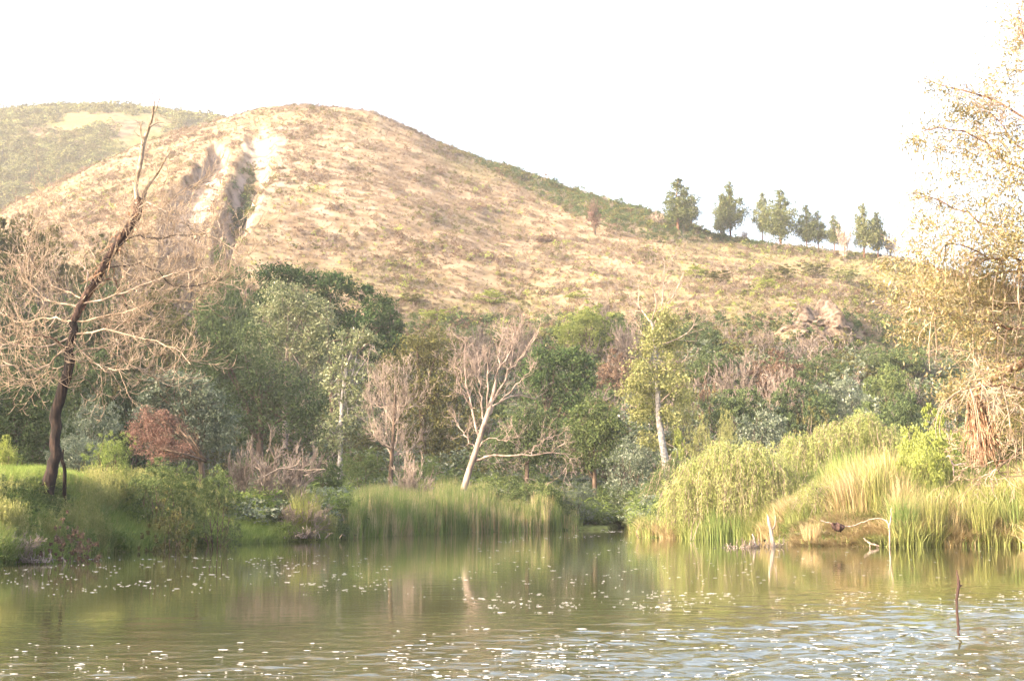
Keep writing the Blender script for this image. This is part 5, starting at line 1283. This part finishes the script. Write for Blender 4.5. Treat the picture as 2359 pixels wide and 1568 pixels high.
    scatter('right_bank_grass', [(p.copy(), M['straw']) for p in grass_p] + [(p.copy(), M['drygreen']) for p in grass_p] + [(p.copy(), M['reed']) for p in reed_p] + [(p.copy(), M['willow']) for p in lush_p],
            np.stack([X, Yp, Z - .04], 1), rng.rand(len(x)) * 6.28, np.stack([ww, ww, h], 1), idx, 'sunlit straw and green grasses along the right bank')
    # brush mass on the shadowed lower slope
    n = 5200; Yp = rng.uniform(104, 150, n); u = rng.uniform(-.38, .38, n); X = u * Yp; Z = ground(X, Yp); s = 1.2 + 2.0 * rng.rand(n) ** 1.5; idx = rng.randint(0, 15, n)
    px, py = project(X, Yp, Z + s); k = (rng.rand(n) < .8) & ~((px > 1340) & (px < 1450) & (py > 790) & (py < 900) & (rng.rand(n) < .8))
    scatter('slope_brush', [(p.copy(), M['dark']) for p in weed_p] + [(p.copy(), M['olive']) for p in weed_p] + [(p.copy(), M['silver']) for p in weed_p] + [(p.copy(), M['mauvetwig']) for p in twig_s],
            np.stack([X, Yp, Z - .1], 1)[k], rng.rand(k.sum()) * 6.28, np.stack([s * 1.2, s * 1.2, s], 1)[k], idx[k], 'dark tangled brush on the shadowed foot of the hill')
reeds()

# clump-forming sedges standing at the right waterline
def sedge_proto(seed):
    rng = np.random.RandomState(seed); v, f = blades(300, 1.0, .028, .34, .38, rng, .25, .45); return mk_mesh('sedge_%d' % seed, v, f)
SG = [sedge_proto(250 + k) for k in range(3)]
SEDGE = [(2080, 1256, 1120, 90, 'reed', 'green sedge clump right of the curved dead branch'), (2150, 1257, 1110, 110, 'drygreen', 'tall sedge clump with brown foot, second from the curved branch'), (2250, 1257, 1130, 110, 'drygreen', 'straw pale sedge clump leaning over the water'),
         (2345, 1258, 1120, 110, 'reed', 'green sedge clump at the right edge'), (2195, 1257, 1165, 70, 'straw', 'short straw sedge clump between two tall ones'), (1870, 1255, 1195, 60, 'straw', 'short sedge clump right of the forked white stump'),
         (700, 1244, 1110, 80, 'drygreen', 'dry green sedge clump below the bare mauve bush'), (820, 1236, 1120, 80, 'reed', 'green sedge clump at the left end of the reeds')]
for i, (x, yb, yt, wpx, mt, lab) in enumerate(SEDGE):
    u = float(ue(x, yb)[0]); Yp = float(shoreY(u)) + .25; X = u * Yp; h = (yb - yt) * PX(Yp); wd = wpx * PX(Yp)
    t = thing('sedge_clump', lab, 'sedge', (X, Yp, 0), 'sedge clumps at the waterline', i * 1.1)
    c = link('blades', SG[i % 3], t, mat=M[mt]); c.scale = (wd, wd * .8, h * 1.1)
    c = link('root_mound', RK[i % 4], t, mat=M['wetwood']); c.scale = (wd * .4, wd * .35, .35)

# ------------------------------------------------------------------ dead wood in and by the water
def wood(name, label, cat, Y, polys, mat, sides=6, jit=.01, seed=1, base=None):
    rng = np.random.RandomState(seed); s = PX(Y); out = []
    for pp in polys:
        w_ = np.array([np.append(P(p[0], p[1], Y + (p[3] if len(p) > 3 else 0)), p[2] * s) for p in pp]); p2 = spline(w_, max(8, 4 * len(pp)))
        p2[1:, :3] += rng.normal(0, jit, (len(p2) - 1, 3)); out.append((p2[:, :3], np.maximum(p2[:, 3], .003)))
    o = out[0][0][0].copy(); o_ = link(name, tube_mesh(name, out, M[mat], sides, o), None, o); o_['label'] = label; o_['category'] = cat; return o_
wood('standing_stick', 'dark crooked stick standing alone in the near water', 'stick', 19.2, [[(2207, 1470, 3), (2206, 1430, 3.2), (2203, 1390, 3), (2208, 1350, 3.8), (2207, 1335, 3), (2203, 1313, 1.4)], [(2208, 1352, 3), (2214, 1346, 1.6)]], 'wetwood', 7, .004)
wood('forked_stump', 'bleached forked stump standing in the water by the driftwood heap', 'stump', 55, [[(1781, 1270, 5.5), (1778, 1240, 4.6), (1773, 1212, 3.6), (1768, 1186, 2)], [(1777, 1222, 2.4), (1785, 1207, 1.8), (1786, 1188, 1.2)]], 'bleached', 7)
wood('bleached_stake', 'short bleached stake in the left driftwood heap', 'stake', 54.5, [[(1741, 1268, 3.2), (1738, 1248, 3), (1733, 1228, 1.8)]], 'bleached')
def heap(label, x, y, w_, n, seed, Y):
    rng = np.random.RandomState(seed); pol = []
    for k in range(n):
        a = x + rng.normal(0, w_ * .35); l = rng.uniform(6, 22); n_up = rng.rand(); sg = rng.choice([-1, 1])
        pol.append([(a, y + 3, 1.1, rng.normal(0, .5)), (a + sg * l * .5, y - 3 - 12 * n_up, .9, rng.normal(0, .4)), (a + sg * l * (1.3 - n_up), y - 2 - 30 * n_up ** 2, .5, rng.normal(0, .5))])
    wood('driftwood_heap', label, 'driftwood', Y, pol, 'greytwig', 4, .012, seed)
heap('low driftwood heap at the left of the forked stump', 1695, 1266, 50, 30, 61, 54)
heap('driftwood tangle around the short bleached stake', 1735, 1264, 40, 32, 62, 54.5)
heap('driftwood tangle at the foot of the forked stump', 1785, 1262, 40, 24, 63, 55.3)
heap('brown brushwood heap at the lower left waterline', 60, 1292, 110, 90, 64, 41)
heap('grey brushwood spilling into the water below the mauve bush', 690, 1236, 90, 90, 65, 62.5)
wood('curved_branch', 'long curved dead branch arching over the right bank grass', 'branch', 54.5, [[(1890, 1198, 1.2), (1918, 1205, 1.6), (1955, 1212, 1.4), (1985, 1203, 1.3), (2015, 1194, 1.5), (2038, 1198, 1.8), (2048, 1214, 2), (2048, 1262, 2)], [(2048, 1215, 2), (2052, 1190, 1.5), (2052, 1170, 1)]], 'bleached', 6)
wood('root_lump', 'dark lump of roots hanging on the curved dead branch', 'root', 54.4, [[(1915, 1206, 5), (1930, 1213, 10), (1945, 1214, 4)], [(1922, 1210, 3), (1926, 1222, 2)], [(1934, 1212, 3), (1936, 1224, 2)]], 'wetwood', 7, .02)
wood('pale_log', 'short pale log lying at the water edge under the curved branch', 'log', 54.2, [[(1988, 1238, 1.2), (2003, 1250, 2.4), (2024, 1257, 2)], [(2002, 1250, .8), (2004, 1262, .7)], [(2018, 1254, .8), (2022, 1264, .7)]], 'bleached', 6)
wood('pale_root', 'pale twisted root in the grass below the lime bush', 'root', 60, [[(2165, 1060, 1.6), (2185, 1050, 2), (2195, 1070, 2.4), (2225, 1066, 1.8)], [(2195, 1070, 2), (2196, 1095, 1.4)]], 'bleached', 5)
#wood('reed_stick', 'thin pale stick poking from the water beside the reeds', 'stick', 75, [[(1247, 1228, 1.2), (1247, 1212, 1.1), (1249, 1198, .9)]], 'bleached', 5)
#wood('white_stick', 'short white stick lying on the left bank grass', 'stick', 46, [[(310, 1180, 1.2), (320, 1170, 1.8), (332, 1172, 1)], [(322, 1170, 1), (328, 1164, .7)]], 'bleached', 5)
wood('bare_limb', 'pale crooked limb lying under the bare mauve bush', 'branch', 63, [[(600, 1100, 1), (640, 1080, 1.5), (680, 1072, 1.2), (694, 1052, .9)], [(650, 1078, 1.1), (700, 1082, .9), (750, 1080, .6)]], 'greytwig', 5)
wood('arching_reeds', 'three thin straw stems arching from the water left of the driftwood', 'stems', 62.5, [[(1590, 1243, .9), (1594, 1215, .9), (1600, 1190, .6)], [(1596, 1243, .9), (1606, 1215, .9), (1612, 1195, .6)], [(1470, 1240, .9), (1466, 1225, .9), (1474, 1205, .5)]], 'twig', 4)

# ------------------------------------------------------------------ white flakes modelled in place of sky glints on the water
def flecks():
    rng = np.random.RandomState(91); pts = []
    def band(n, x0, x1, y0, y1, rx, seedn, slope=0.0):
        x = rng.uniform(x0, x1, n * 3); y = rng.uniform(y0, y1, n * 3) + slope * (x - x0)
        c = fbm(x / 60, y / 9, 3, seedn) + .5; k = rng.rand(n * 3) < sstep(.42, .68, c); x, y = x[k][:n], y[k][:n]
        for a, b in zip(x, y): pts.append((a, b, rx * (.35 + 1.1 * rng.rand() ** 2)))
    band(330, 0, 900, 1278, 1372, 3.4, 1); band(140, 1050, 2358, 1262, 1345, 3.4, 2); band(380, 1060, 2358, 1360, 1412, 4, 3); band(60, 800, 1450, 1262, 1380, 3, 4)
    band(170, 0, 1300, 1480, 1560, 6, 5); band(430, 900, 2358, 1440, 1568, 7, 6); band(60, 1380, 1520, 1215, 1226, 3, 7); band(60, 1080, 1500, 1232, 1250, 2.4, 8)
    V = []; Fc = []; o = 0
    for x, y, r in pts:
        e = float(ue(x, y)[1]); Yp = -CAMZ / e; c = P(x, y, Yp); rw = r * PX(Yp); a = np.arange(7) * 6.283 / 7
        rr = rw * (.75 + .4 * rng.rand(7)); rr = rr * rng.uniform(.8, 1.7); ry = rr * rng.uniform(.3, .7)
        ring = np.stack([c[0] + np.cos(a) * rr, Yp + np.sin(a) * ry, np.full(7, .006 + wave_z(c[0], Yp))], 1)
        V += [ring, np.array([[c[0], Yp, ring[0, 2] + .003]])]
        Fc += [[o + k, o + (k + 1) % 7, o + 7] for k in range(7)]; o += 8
    m, N, L = new_mat('white_glint'); p = N.new('ShaderNodeBsdfPrincipled'); p.inputs['Base Color'].default_value = (.82, .80, .76, 1); p.inputs['Roughness'].default_value = .5
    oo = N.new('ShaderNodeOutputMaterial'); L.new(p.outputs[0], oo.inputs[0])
    link('glint_flecks', mk_mesh('glint_flecks', np.concatenate(V), np.array(Fc), m), kind='stuff', label='white flecks standing in for sky glints on the pond')
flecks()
